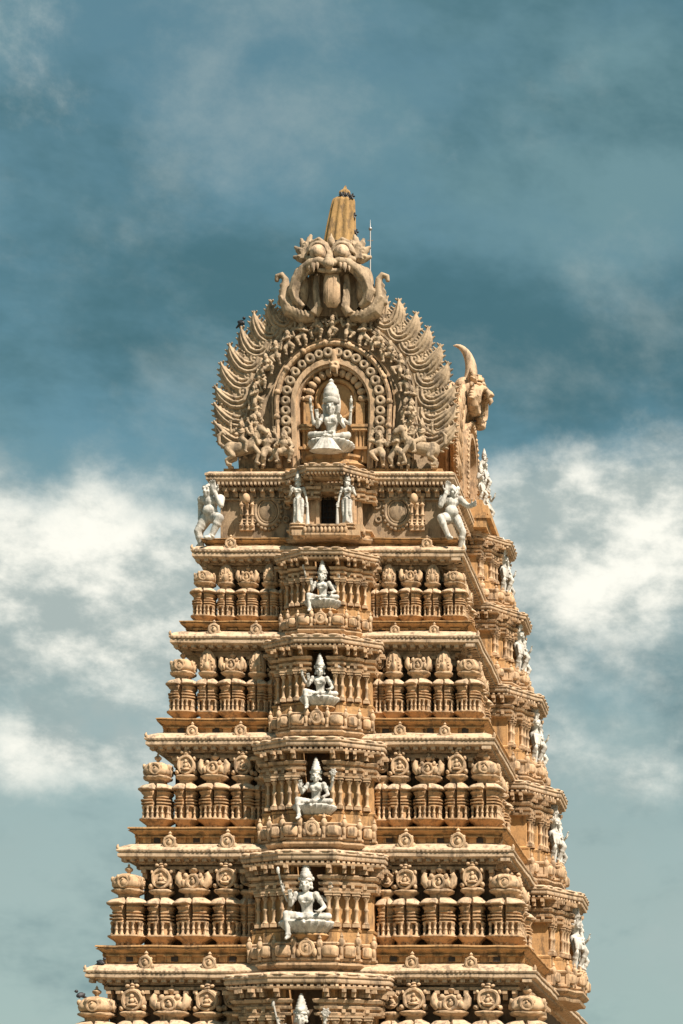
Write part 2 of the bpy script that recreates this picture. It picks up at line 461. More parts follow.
# ---- central bays (front) and the wide bays of the long side
def bay_paths(W, D, s=1.0):
    """stepped bow in plan; local x along the wall, y = -outward"""
    return [(-W, .5), (-W, -.42*D), (-.80*W, -.5*D), (-.78*W, -.72*D), (-.5*W, -.86*D), (-.46*W, -D), (.46*W, -D), (.5*W, -.86*D), (.78*W, -.72*D), (.80*W, -.5*D), (W, -.42*D), (W, .5)]
def half_paths(W, D, nn):
    P = bay_paths(W, D)
    return [P[:6]+[(-nn, -D), (-nn, -D+.12)], [(nn, -D+.12), (nn, -D)]+P[6:]]
def make_bay(W, D, eW, eD, nn, colx):
    out = {}
    m = MB(); P = bay_paths(W, D)
    poly = P[:6]+[(-nn,-D),(-nn,0.15),(nn,0.15),(nn,-D)]+P[6:]
    m.prism(poly, .3, 4.2)
    m.prism([(-W-.15,.6)]+[(x*1.04, y-.12) for x, y in P]+[(W+.15,.6)], .1, 1.62)
    for hp in half_paths(W, D, nn):
        m.sweep(hp, [(0,1.62),(.12,1.64),(.14,1.72),(.05,1.77),(0,1.8)])
    out['bay_wall'] = m.mesh('bay_wall', OCHRE, 30)
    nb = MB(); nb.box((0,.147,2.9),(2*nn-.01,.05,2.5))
    out['niche_back'] = nb.mesh('niche_back', SHADED_BACK, 0)  # dark panel: the niche's shade is put into its colour
    # stacked entablature
    e = MB()
    for hp in half_paths(W, D, nn):
        e.sweep(hp, [(0,3.06),(.2,3.08),(.22,3.15),(.08,3.19),(.08,3.26),(.2,3.29),(.22,3.37),(.08,3.41),(.08,3.47),(.22,3.50),(.26,3.60),(.1,3.66),(0,3.67)])
        for q in range(len(hp)-1):
            a = Vector(hp[q]); b = Vector(hp[q+1]); L = (b-a).length
            if L < .2: continue
            d = (b-a)/L; nrm = Vector((d.y,-d.x)); ang = math.atan2(d.y, d.x)
            n = max(1, int(L/.26))
            for t in range(n):
                c = a+d*(t+.5)*L/n
                e.box((0,0,0),(.12,.30,.12), Matrix.Translation((c.x+nrm.x*.1, c.y+nrm.y*.1, 3.225)) @ Matrix.Rotation(ang,4,'Z'))
                e.box((0,0,0),(.13,.42,.13), Matrix.Translation((c.x+nrm.x*.16, c.y+nrm.y*.16, 3.75)) @ Matrix.Rotation(ang,4,'Z'))
                e.box((0,0,0),(.13,.66,.12), Matrix.Translation((c.x+nrm.x*.24, c.y+nrm.y*.24, 3.89)) @ Matrix.Rotation(ang,4,'Z'))
    e.sweep(P, [(.0,3.94),(.34,3.96),(.36,4.03),(.2,4.06)])
    out['entablature'] = e.mesh('entablature', CREAM, 25)
    # overhanging eave with lobed upper rim
    E = [(-eW, .55), (-eW,-.30*eD), (-.88*eW,-.42*eD), (-.70*eW,-.62*eD), (-.46*eW,-.88*eD), (-.40*eW,-eD), (.40*eW,-eD), (.46*eW,-.88*eD), (.70*eW,-.62*eD), (.88*eW,-.42*eD), (eW,-.30*eD), (eW,.55)]
    v = MB()
    v.sweep(E, [(-.6,4.06),(-.5,4.05),(-.22,4.10),(-.10,4.14),(-.02,4.15),(0,4.18),(.0,4.26),(-.03,4.28),(-.02,4.32),(.03,4.34),(.03,4.40),(-.1,4.48),(-.3,4.55),(-.6,4.58),(-.6,4.10)])
    for q in range(len(E)-1):
        a = Vector(E[q]); b = Vector(E[q+1]); L = (b-a).length
        d = (b-a)/L; nrm = Vector((d.y,-d.x)); n = max(1, round(L/.7))
        for t in range(n):
            c = a+d*(t+.5)*L/n-nrm*.12
            v.ball((c.x, c.y, 4.44), (L/n*.49,.20,.075), (0,0,math.atan2(d.y,d.x)), 10, 6)
        n = max(1, round(L/.2))
        for t in range(n):
            c = a+d*(t+.5)*L/n-nrm*.2
            v.box((0,0,0),(.1,.3,.09), Matrix.Translation((c.x,c.y,4.07)) @ Matrix.Rotation(math.atan2(d.y,d.x),4,'Z'))
    out['bay_eave'] = v.mesh('bay_eave', PALE, 35)
    # balcony
    bW, bD = W*1.10, D+.50
    Q = bay_paths(bW, bD)
    b = MB()
    b.sweep(Q, [(-.8,.02),(-.06,.02),(-.02,.12),(-.14,.16),(-.14,.24),(.02,.30),(.10,.40),(.10,.46),(-.06,.50),(-.06,.56),(.02,.58),(.02,.66),(-.05,.68),
                (-.05,1.08),(.03,1.12),(.05,1.18),(.0,1.22),(-.22,1.22),(-.22,1.16),(-.9,1.16),(-.9,.02)])
    out['balcony'] = b.mesh('balcony', CREAM, 30)
    panels = []
    posts = []
    xs = [-.97,-.76,-.52,-.2,.2,.52,.76,.97]
    def yat(x):
        x = abs(x)
        pts = [(0,-bD),(.46*bW,-bD),(.5*bW,-.86*bD),(.78*bW,-.72*bD),(.80*bW,-.5*bD),(bW,-.42*bD)]
        for (x0,y0),(x1,y1) in zip(pts, pts[1:]):
            if x <= x1: return y0+(y1-y0)*(x-x0)/max(1e-6,x1-x0)
        return -.42*bD
    for q in range(len(xs)-1):
        x = (xs[q]+xs[q+1])/2*bW
        if abs(x) < .05: continue
        bulge = MB(); bulge.lathe([(.7,.69),(.92,.73),(1.0,.82),(1.0,.98),(.92,1.05),(.7,1.09)], 24, abs(xs[q+1]-xs[q])*bW*.40, .22, c=(x, yat(x)+.02, 0), p=2.6, rib=(12,.03))
        panels.append(bulge.mesh('parapet_panel', CREAM, 40))
    out['_panels'] = panels
    out['_posts'] = [(x*bW, yat(x*bW)-.02) for x in xs]
    out['_cols'] = []
    for x in colx:
        yy = None
        pts = [(0,-D),(.46*W,-D),(.5*W,-.86*D),(.78*W,-.72*D),(.80*W,-.5*D),(W,-.42*D)]
        for (x0,y0),(x1,y1) in zip(pts, pts[1:]):
            if abs(x) <= x1: yy = y0+(y1-y0)*(abs(x)-x0)/(x1-x0); break
        out['_cols'].append((x, (yy if yy is not None else -.42*D)-.10))
    return out
def column_mesh():
    m = MB(); m.box((0,0,1.86),(.24,.24,.12))
    m.lathe([(.10,1.90),(.12,1.95),(.08,2.0),(.065,2.06),(.062,2.36),(.09,2.40),(.09,2.46),(.06,2.50),(.058,2.74),(.10,2.80),(.12,2.86),(.07,2.90)], 12)
    m.box((0,0,2.95),(.26,.26,.09)); m.box((0,0,3.03),(.32,.30,.07))
    return m.mesh('bay_column', CREAM, 40)
COLM = column_mesh()
def post_mesh():
    m = MB(); m.box((0,0,.85),(.13,.14,.46))
    m.lathe([(.08,1.06),(.115,1.14),(.12,1.24),(.08,1.32),(.05,1.36),(.07,1.40),(.01,1.54)], 10)
    m.ball((0,-.06,.9),(.07,.05,.16), None, 8, 6)
    return m.mesh('baluster_post', CREAM, 45)
POST = post_mesh()
def crest_mesh():
    m = MB(); medallion(m, (0,-.05,1.0), .24)
    m.ball((0,0,1.0),(.30,.12,.32)); m.lathe([(.1,1.25),(.12,1.32),(.05,1.37),(.02,1.5)], 10)
    for s in (-1,1): m.ball((s*.28,-.02,.84),(.1,.1,.16))
    return m.mesh('parapet_crest', CREAM, 50)
CREST = crest_mesh()
FB = make_bay(2.08, .92, 2.58, 1.32, .56, [-1.92,-1.62,-1.30,-.98,-.70,.70,.98,1.30,1.62,1.92])
SB = make_bay(2.9, 1.20, 3.35, 1.78, 1.25, [-2.75,-2.4,-2.05,-1.7,-1.42,1.42,1.75,2.2])
def place_bay(B, k, side):
    h = (LIP[k+1]-LIP[k])/4.44; f = BAYF[k]
    i = TIP[k]
    if side: loc = (8-i-.9, YC-.2, LIP[k]); rz = PI/2; sc = (f, 1, h)
    else: loc = (0, i+.9, LIP[k]); rz = 0; sc = (f, 1, h)
    root = put('central_bay' if not side else 'side_bay', B['bay_wall'], tower, loc, (0,0,rz), sc)
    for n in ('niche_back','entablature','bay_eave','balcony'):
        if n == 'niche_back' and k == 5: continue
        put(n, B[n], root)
    for pm in B['_panels']: put('parapet_panel', pm, root)
    for x, y in B['_cols']: put('bay_column', COLM, root, (x, y, 0))
    for x, y in B['_posts']: put('baluster_post', POST, root, (x, y, 0), (0,0,0), (1,1,random.uniform(.94,1.05)))
    y = -(1.42 if not side else 1.70)-.02
    put('parapet_crest', CREST, root, (0, y, 0))
    if side:
        for x in (-1.2, 1.2): put('parapet_crest', CREST, root, (x, y+.05, 0))
for k in range(5): place_bay(FB, k, False)
for k in range(1, 6): place_bay(SB, k, True)

# ---- top storey: cornice, doorway, medallions, pilasters
z5 = LIP[5]; z6 = LIP[6]
c = MB(); c.sweep(rect(3.37), [(-1.2,-.30),(-.9,-.28),(-.86,-.16),(-.3,-.10),(-.12,-.06),(-.04,0),(0,.04),(0,.12),(-.04,.14),(.03,.18),(.03,.25),(-.12,.36),(-.4,.42),(-1.4,.42)], True, z6)
a = 8-3.37-.1
for q in range(60):
    x = -a+(q+.5)*2*a/60
    c.box((x, 3.6, z6-.10), (.08,.4,.1)); c.box((x, 3.37, z6+.215), (.085,.1,.05))
put('top_cornice', c.mesh('top_cornice', PALE, 30), tower)
c = MB(); c.prism([(x*1.0, y) for x, y in rect(3.9)], z6+.38, z6+.62)
put('roof_slab', c.mesh('roof_slab', OCHRE, 0), tower)
# doorway porch
d = MB()
fy = 3.38
for s in (-1, 1):
    d.box((s*.72, fy+.3, z5+1.95), (.62,1.0,1.72)); d.box((s*.40, fy-.12, z5+1.95), (.12,.3,1.6))
    d.box((s*.9, fy-.22, z5+1.95), (.14,.2,1.7)); d.box((s*1.12, fy+.0, z5+1.95), (.14,.3,1.7))
d.box((0, fy+.25, z5+2.62), (2.1,1.1,.34)); d.box((0,fy-.2,z5+2.5),(1.0,.3,.12))
for q in range(7): d.ball((-.42+.14*q, fy-.3, z5+2.62), (.06,.07,.09), None, 8, 6)
d.box((0, fy+.0, z5+1.0), (2.7,1.3,.26)); d.box((0, fy-.1, z5+.78), (2.5,1.4,.2))
dw = put('doorway', d.mesh('doorway', CREAM, 30), tower)
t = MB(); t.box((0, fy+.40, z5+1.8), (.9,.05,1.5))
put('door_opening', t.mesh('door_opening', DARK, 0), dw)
t = MB()
for q in range(5): t.tube([(-.32+.16*q, fy+.30, z5+1.1), (-.32+.16*q, fy+.30, z5+2.46)], .018, 6)
for q in range(6): t.box((0, fy+.30, z5+1.25+.22*q), (.76,.02,.03))
put('iron_grille', t.mesh('iron_grille', IRON, 0), dw)
p = MB()
PQ = bay_paths(1.55, 1.15)
p.sweep(PQ, [(-.5,.60),(-.02,.60),(.06,.68),(.06,.74),(-.05,.78),(-.05,.98),(.04,1.02),(.04,1.08),(-.4,1.08)])
for q in range(19):
    x = -1.35+q*.15; y = -1.15 if abs(x) < .8 else -.85
    p.ball((x, y-.02, .88), (.07,.06,.11), None, 8, 6)
put('porch_parapet', p.mesh('porch_parapet', CREAM, 30), tower, (0, 3.72, z5))
pe = put('porch_eave', FB['bay_eave'], tower, (0, 3.72, z6-4.15*.8+.02), (0,0,0), (.655,1,.8))
put('porch_frieze', FB['entablature'], tower, (0, 3.80, z6-4.15*.8+.02), (0,0,0), (.74,.8,.8))
def wall_medallion():
    m = MB()
    m.ring((0,0,0), .56, .09, (PI/2,0,0), 32, 8, sx=.86); m.ring((0,.0,0), .42, .04, (PI/2,0,0), 32, 6, sx=.86)
    m.ball((0,.03,0), (.36,.10,.42), None, 20, 10)
    for q in range(22):
        t = 2*PI*q/22
        m.ball((.60*math.cos(t)*.9, -.01, .70*math.sin(t)), (.085,.07,.085), None, 8, 6)
    for s in (-1,1):
        m.ring((s*.78,0,.25), .13, .05, (PI/2,0,0), 14, 6); m.ring((s*.74,0,-.3), .11, .045, (PI/2,0,0), 14, 6)
        m.tube([(s*.1,0,.8),(s*.3,0,.9),(s*.5,0,.82)], [.07,.06,.04], 8)
    m.ball((0,-.02,.86), (.12,.09,.15), None, 10, 6)
    return m.mesh('wall_medallion', WALL, 50)
WM = wall_medallion()
yw = TIP[5]+.85
for s in (-1, 1): put('wall_medallion', WM, tower, (s*2.43, yw-.03, z5+1.95), (0,0,0), .95)
def wall_pilaster():
    m = MB(); m.box((0,.05,1.3),(.56,.14,.12)); m.box((0,.06,2.55),(.6,.16,.12))
    for x in (-.2, 0, .2):
        m.lathe([(.08,1.36),(.1,1.42),(.05,1.48),(.05,1.75),(.09,1.8),(.05,1.86),(.05,2.1),(.1,2.18),(.06,2.24),(.06,2.4),(.1,2.5)], 10, c=(x,0,0))
    for z in (1.52,1.64,2.28,2.36): m.box((0,.03,z),(.6,.12,.04))
    m.ball((-.06,-.35,2.3),(.15,.15,.20), None, 12, 8); m.cap((-.06,-.3,2.2),(-.04,-.1,2.0),.05,.03)
    return m.mesh('wall_pilaster', CREAM, 45)
WP = wall_pilaster()
for s in (-1, 1): put('wall_pilaster', WP, tower, (s*3.18, yw-.08, z5), (0,0,0), (s,1,1))

# ---- vaulted roof behind the front gable
def horseshoe(w, zs, ht, base):
    pts = [(-w*.86, base)]
    for q in range(25):
        t = -.35+(PI+.7)*q/24
        pts.append((-w*math.cos(t), zs+(ht*math.sin(t) if t > 0 and t < PI else w*.6*math.sin(t))))
    pts.append((w*.86, base)); return pts[::-1]
v = MB(); v.plate(horseshoe(2.9, 31.0, 3.5, 28.5), 5.0, 2*YC-5.0)
for y in range(6, 17): v.plate(horseshoe(2.98, 31.0, 3.58, 28.5), y, y+.25)
put('vault_roof', v.mesh('vault_roof', ORANGE, 30), tower)

# ---- hidden base and gateway below the frame
b = MB(); b.prism(rect(-1.7), 0, .9); b.prism(rect(-1.3), .9, 1.5); b.prism(rect(-.6), 1.5, 4.9); b.sweep(rect(-1.0), [(-.5,-.3),(0,-.1),(0,.2),(-.4,.5),(-.8,.5)], True, 4.2)
pl = put('plinth', b.mesh('plinth', WALL, 30), tower)
b = MB(); b.box((0,-.61,2.6),(3.0,.1,3.2)); put('gateway', b.mesh('gateway', DARK, 0), pl)
for s in (-1,1):
    b = MB(); b.box((s*1.65,-.75,2.6),(.3,.4,3.4)); put('door_jamb', b.mesh('door_jamb', CREAM, 0), pl)

# ------------------------------------------------------------------ carved figures
def hand(m, w, d, pn, s=1.0, curl=.35):
    """palm, four fingers and a thumb from wrist w along d; pn = palm normal"""
    d = Vector(d).normalized(); pn = Vector(pn); pn = (pn-d*pn.dot(d)).normalized(); sd = d.cross(pn)
    w = Vector(w)
    for o in (-.022, 0, .022): m.cap(w+sd*o*.6*s, w+d*.075*s+sd*o*s, .020*s, .018*s, 8)
    for q, (o, L) in enumerate(((-.033,.058),(-.011,.070),(.011,.074),(.033,.064))):
        k = w+d*.085*s+sd*o*s
        e1 = k+(d+sd*o*3+pn*curl*.5).normalized()*L*.55*s
        e2 = e1+(d+sd*o*3+pn*curl*1.6).normalized()*L*.55*s
        m.cap(k, e1, .0115*s, .0105*s, 8); m.cap(e1, e2, .0105*s, .009*s, 8)
    b = w+d*.02*s+sd*.03*s; t1 = b+(sd*.9+d*.7+pn*.3).normalized()*.045*s; t2 = t1+(d+sd*.3+pn*.5).normalized()*.035*s
    m.cap(b, t1, .014*s, .012*s, 8); m.cap(t1, t2, .012*s, .010*s, 8)
def head(m, c, s=1.0, tilt=(0,0,0), hair=True):
    A = Matrix.Translation(c) @ Euler(tilt).to_matrix().to_4x4() @ Matrix.Scale(s, 4)
    def ball(p, r): m.ball((0,0,0), r, None, 12, 8, M=A @ Matrix.Translation(p))
    ball((0,.01,.03),(.088,.105,.105)); ball((0,-.03,-.045),(.070,.080,.085)); ball((0,-.075,-.10),(.03,.03,.028))
    for q in (-1, 1):
        ball((q*.036,-.088,.018),(.022,.020,.013)); ball((q*.038,-.092,.042),(.03,.016,.008))
        ball((q*.045,-.075,-.035),(.03,.028,.03)); ball((q*.092,.0,.0),(.018,.03,.042)); ball((q*.098,-.005,-.06),(.024,.024,.028))
    n0 = A @ Vector((0,-.10,.025)); n1 = A @ Vector((0,-.125,-.028)); m.cap(n0, n1, .012*s, .021*s, 8)
    ball((0,-.098,-.062),(.034,.016,.009)); ball((0,-.096,-.078),(.028,.016,.010))
def torso(m, pel, waist, chest, neck, fem=True, w=1.0):
    m.ball(pel, (.165*w,.125*w,.115), None, 16, 10)
    m.cap(pel, waist, .125*w, .105*w); m.cap(waist, chest, .105*w, .135*w)
    m.ball(chest, (.165*w,.115*w,.12), None, 16, 10)
    m.ball((chest[0], chest[1], chest[2]+.09), (.19*w,.085*w,.06), None, 14, 8)
    m.cap((chest[0], chest[1], chest[2]+.08), neck, .06, .05)
    if fem:
        for q in (-1, 1): m.ball((chest[0]+q*.078*w, chest[1]-.10, chest[2]+.0), (.068,.062,.066), None, 12, 8)
    m.ring((chest[0], chest[1]-.045, chest[2]+.075), .10, .015, (.55,0,0), 18, 6, sx=1.1)
    m.ring((chest[0], chest[1]-.06, chest[2]+.02), .13, .011, (.9,0,0), 18, 6)
    m.ring((pel[0], pel[1], pel[2]+.07), .145*w, .022, (0,0,0), 20, 6, sy=.8)
def arm(m, sh, el, wr, hd, pn, r=1.0, curl=.35):
    m.ball(sh, .066*r); m.cap(sh, el, .055*r, .043*r); m.cap(el, wr, .045*r, .031*r)
    a = Vector(sh).lerp(Vector(el), .45); dirn = (Vector(el)-Vector(sh)).to_track_quat('Z','Y').to_euler()
    m.ring(a, .052*r, .014, dirn, 12, 6)
    b = Vector(el).lerp(Vector(wr), .9); dirn = (Vector(wr)-Vector(el)).to_track_quat('Z','Y').to_euler()
    m.ring(b, .034*r, .012, dirn, 12, 6)
    hand(m, wr, hd, pn, r*1.05, curl)
def leg(m, hp, kn, an, toe, r=1.0):
    m.cap(hp, kn, .098*r, .066*r); m.cap(kn, an, .066*r, .040*r)
    m.ball(kn, .066*r)
    c = Vector(kn).lerp(Vector(an), .3); m.ball(c, .066*r)
    m.cap(an, toe, .038*r, .026*r); m.ball(Vector(an).lerp(Vector(toe), .55), (.042*r,.05*r,.03*r))
    dirn = (Vector(an)-Vector(kn)).to_track_quat('Z','Y').to_euler()
    m.ring(Vector(kn).lerp(Vector(an), .92), .046*r, .016, dirn, 12, 6)
    for t in (.25,.5,.75):
        dr = (Vector(kn)-Vector(hp)).to_track_quat('Z','Y').to_euler()
        m.ring(Vector(hp).lerp(Vector(kn), t), (.098-.032*t)*r, .008, dr, 14, 6)

def seated_body(v=0):
    m = MB(); lean = (-.02, .03, .0)[v]
    torso(m, (0,.04,.13), (lean*.5,.03,.30), (lean,.0,.48), (lean,-.01,.64))
    head(m, (lean,-.02,.765), 1.18, (0,0,(-.12,.1,0)[v]))
    leg(m, (-.10,.0,.12), (-.34,-.30,.16), (-.29,-.36,-.27), (-.31,-.50,-.33), 1.08)
    leg(m, (.10,.0,.12), (.43,-.20,.13), (.02,-.38,.10), (-.12,-.43,.07), 1.08)
    # front arms: blessing and resting; rear arms hold their attributes high
    arm(m, (lean-.19,-.02,.57), (-.30,-.10,.36), (-.26,-.30,.46), (-.05,-.1,1), (0,-1,.1))
    arm(m, (lean+.19,-.02,.57), (.33,-.04,.33), (.27,-.26,.22), (.0,-1,-.2), (0,0,1))
    arm(m, (lean-.18,.05,.57), (-.38,.06,.46), (-.46,-.04,.66), (-.1,-.2,1), (0,-1,0), .85, .9)
    arm(m, (lean+.18,.05,.57), (.38,.06,.46), (.44,-.04,.68), (.1,-.2,1), (0,-1,0), .85, .9)
    # shawl ends over the seat
    m.cap((-.05,-.2,.1),(.02,-.46,-.02),.05,.03)
    return m.sculpt('seated_statue', WHITE, .0135)
def crown_mesh(h=1.0, fat=1.0):
    m = MB(); f = fat
    m.lathe([(.100*f,.80),(.118*f,.82),(.118*f,.86),(.100*f,.88),(.108*f,.92),(.112*f,.98*h+.0),(.095*f,1.02*h),(.10*f,1.05*h),(.075*f,1.08*h),(.085*f,1.13*h),(.062*f,1.17*h),(.07*f,1.21*h),(.045*f,1.25*h),(.05*f,1.29*h),(.012,1.38*h)], 20, rib=(10,.035))
    m.ball((0,-.105*f,.92),(.05,.03,.075), None, 10, 6)
    for q in (-1, 1): m.ball((q*.12*f,0,.87),(.03,.04,.06), None, 8, 6)
    return m.mesh('crown', WHITE, 50)
def lotus_mesh():
    m = MB()
    m.lathe([(.30,-.20),(.34,-.18),(.50,-.03),(.52,.02),(.48,.06),(.30,.07)], 72, 1, .80, 2.2, rib=(24,.045))
    return m.mesh('lotus_seat', WHITE, 40)
def seat_bowl():
    m = MB(); m.lathe([(.24,-.46),(.30,-.44),(.22,-.38),(.24,-.34),(.36,-.27),(.42,-.22),(.38,-.18)], 28, 1, .7, 2.4)
    return m.mesh('pedestal', ORANGE, 50)
SEAT = [seated_body(0), seated_body(1), seated_body(2)]
CROWN = crown_mesh(); LOTUS = lotus_mesh(); BOWL = seat_bowl()
def staff_mesh():
    m = MB(); m.tube([(-.45,-.06,.62),(-.53,-.09,1.0)], .018, 8); m.ball((-.54,-.09,1.02),(.035,.03,.07), None, 8, 6)
    return m.mesh('staff', WHITE, 50)
def disc_mesh():
    m = MB(); m.ring((.46,-.06,.86), .055, .02, (PI/2,0,0), 16, 6); m.ball((.46,-.06,.86),(.05,.02,.05), None, 10, 6)
    for q in range(6): m.ball((.46+.08*math.cos(q*PI/3),-.06,.86+.08*math.sin(q*PI/3)),(.02,.015,.02), None, 6, 4)
    return m.mesh('discus', WHITE, 50)
STAFF = staff_mesh(); DISC = disc_mesh()
SEAT_LABEL = ['crown and shoulders of white statue rising at the lower edge of the tower front',
              'largest white seated goddess statue, slender staff raised, on the lowest full storey of the tower',
              'white seated goddess statue with discus, next above the largest seated one with the staff',
              'white seated goddess statue with discus, second seated one below the barred doorway',
              'white seated goddess statue on highest pavilion storey, just below the barred doorway']
for k in range(5):
    h = (LIP[k+1]-LIP[k])/4.44; s = 1.86*STF[k]
    st = thing('seated_statue', SEAT_LABEL[k], 'statue', ((-.02,-.06,.02,.03,.0)[k], TIP[k]-.15, LIP[k]+1.50*h+.2*s-(.22 if k == 0 else 0)), (0,.03,-.06,.08,-.02)[k], s, 'white seated statues up the tower front')
    var = (0,0,1,2,0)[k]; ln = (-.02,.03,0)[var]
    put('body', SEAT[var], st)
    put('crown', CROWN, st, (ln, -.02, .24), (0,0,0), (1.05,1.05,.72))
    put('lotus_seat', LOTUS, st); put('pedestal', BOWL, st)
    if k in (0,1,4): put('staff', STAFF, st)
    if k in (0,2,3): put('discus', DISC, st)

# standing figures
def standing_body(v=0):
    m = MB(); q = -1 if v else 1
    torso(m, (q*.03,0,.93), (0,0,1.10), (-q*.01,-.01,1.28), (0,-.01,1.44))
    head(m, (0,-.02,1.55), 1.04, (0,0,q*.1))
    leg(m, (q*.03-.09,0,.90), (-.11+q*.02,-.06,.50), (-.10,0,.08), (-.13,-.16,.03), 1.05)
    leg(m, (q*.03+.09,0,.90), (.13+q*.02,-.08 if v else -.03,.50), (.11,.0,.08), (.14,-.16,.03), 1.05)
    m.lathe([(.19,.10),(.17,.35),(.16,.60),(.18,.85),(.16,1.0)], 40, 1, .62, 2.2, rib=(10,.06))
    m.cap((0,-.12,.95),(0,-.15,.15),.05,.035)
    arm(m, (-q*.20,-.01,1.37), (-q*.30,-.02,1.12), (-q*.22,-.20,1.24), (0,-.3,1), (0,-1,0))
    arm(m, (q*.20,-.01,1.37), (q*.29,.0,1.08), (q*.33,-.06,.82), (0,-.1,-1), (0,-1,0))
    if v: m.tube([(-.36,-.05,0),(-.37,-.06,.85)], [.07,.03], 8)
    else: m.tube([(.36,-.08,0),(.35,-.07,.85)], [.08,.03], 8)
    return m.sculpt('standing_statue', WHITE, .015)
def striding_body(v=0):
    m = MB(); q = -1 if v else 1
    torso(m, (q*.07,0,.93), (q*.02,0,1.10), (-q*.03,-.03,1.28), (-q*.02,-.03,1.44))
    m.ball((q*.07,.03,.90),(.20,.16,.14)); head(m, (-q*.02,-.05,1.55), 1.12, (0,0,q*.3))
    leg(m, (q*.05-.10,0,.90), (-.16+q*.04,-.14,.50), (-.12,.02,.08), (-.18,-.14,.03), 1.25)
    leg(m, (q*.05+.10,0,.90), (.26,-.22,.56), (.18,-.05,.14), (.26,-.20,.08), 1.25)
    arm(m, (-q*.21,-.02,1.37), (-q*.36,-.06,1.14), (-q*.28,-.26,1.30), (0,-.2,1), (0,-1,0), 1.2)
    arm(m, (q*.20,-.02,1.37), (q*.36,.02,1.12), (q*.26,-.12,.92), (-.4,-.3,-.6), (0,-1,0), 1.2)
    m.tube([(q*.22,.02,1.0),(q*.34,-.04,.70),(q*.40,0,.30),(q*.34,-.02,.02)], [.05,.06,.06,.08], 8)
    for t in range(5): m.cap((-.16+.08*t,-.12,.9),(-.20+.10*t,-.20,.62),.045,.03)
    return m.sculpt('standing_statue', WHITE, .016)
STAND = [standing_body(0), standing_body(1), striding_body(0), striding_body(1)]
def crown_stand(): 
    me = crown_mesh(1.0, 1.0).copy(); return me
def block_pedestal():
    m = MB(); m.lathe([(.30,-.16),(.33,-.12),(.26,-.08),(.26,-.04),(.31,0),(.28,.04)], 24, 1, .8, 4)
    return m.mesh('pedestal', CREAM, 40)
BP = block_pedestal()
def standing(v, label, loc, rz, s, group):
    s *= 1.14; t = thing('standing_statue', label, 'statue', loc, rz, s, group)
    put('body', STAND[v], t); put('crown', CROWN, t, (0,-.02,1.02), (0,0,0), (1,1,.75)); put('pedestal', BP, t)
    return t
standing(0, 'white standing guardian statue at the left of the barred dark doorway', (-1.06, 2.82, z5+1.10), .05, .88, 'white doorway guardians')
standing(1, 'white standing guardian statue at the right of the barred dark doorway', (.76, 2.82, z5+1.10), -.05, .88, 'white doorway guardians')
SIDE = ['on the lowest storey', 'on the second storey', 'on the third storey', 'on the fourth storey', 'level with the barred doorway']
for k in range(1, 6):
    h = (LIP[k+1]-LIP[k])/4.44; i = TIP[k]; s = 1.30*(1,.94,.90,.86,.78)[k-1]
    standing(2, 'white crowned standing statue on right side bay, '+SIDE[k-1]+', nearer of pair', (8-i-.9+1.36, YC-.75*BAYF[k], LIP[k]+1.26*h+.1), PI/2-.5, s, 'white statues on the right side bays')
    standing(3, 'white standing statue on right side bay, '+SIDE[k-1]+', farther of pair', (8-i-.9+1.40, YC+.9*BAYF[k], LIP[k]+1.2*h+.1), PI/2-.2, s*.85, 'white statues on the right side bays')

# stocky corner figures astride the ledge of the top storey
def corner_body(v):
    m = MB()
    torso(m, (0,.0,.74), (0,.0,.92), (.0,-.03,1.12), (-.01,-.03,1.28), False, 1.35)
    m.ball((0,-.10,.86),(.21,.15,.17), None, 14, 8)
    head(m, (-.04,-.08,1.40), 1.45, (0,0,-.35))
    for q in range(16):
        t = 2*PI*q/16; m.ball((-.03+.17*math.cos(t), .03+.09*math.sin(t), 1.48+.07*math.sin(q*1.7)), .07, None, 8, 6)
    leg(m, (.12,-.02,.70), (.34,-.30,.60), (.10,-.30,.10), (.02,-.48,.04), 1.75)
    leg(m, (-.14,.0,.70), (-.34,-.08,.34), (-.24,.02,-.16), (-.30,-.14,-.26), 1.6)
    arm(m, (.27,-.04,1.20), (.34,-.20,.98), (.16,-.20,1.34), (-.2,.0,1), (0,-1,0), 1.8)
    if v: arm(m, (-.27,-.02,1.22), (-.50,.0,1.08), (-.58,-.20,1.02), (-.6,-.8,.1), (0,-1,0), 1.75)
    else: arm(m, (-.27,-.02,1.20), (-.36,.16,.98), (-.34,.06,.70), (0,-.3,-1), (1,0,0), 1.6)
    m.cap((-.06,.1,.7),(-.36,.2,.44),.06,.07); m.cap((-.36,.2,.44),(-.36,.10,.0),.07,.06); m.ball((-.36,.08,-.05),(.10,.1,.12))
    return m.sculpt('corner_figure', WHITE, .017)
z = z5+.62
thing('corner_figure', 'stocky white crouching figure on left corner, both arms held close beside head and hip', 'statue', (-4.45, 3.50, z), -.1, 1.40, 'stocky white corner figures', corner_body(0))
thing('corner_figure', 'stocky white crouching figure on right corner with far arm stretched outward', 'statue', (4.50, 3.50, z), .2, (-1.22,1.35,1.38), 'stocky white corner figures', corner_body(1))

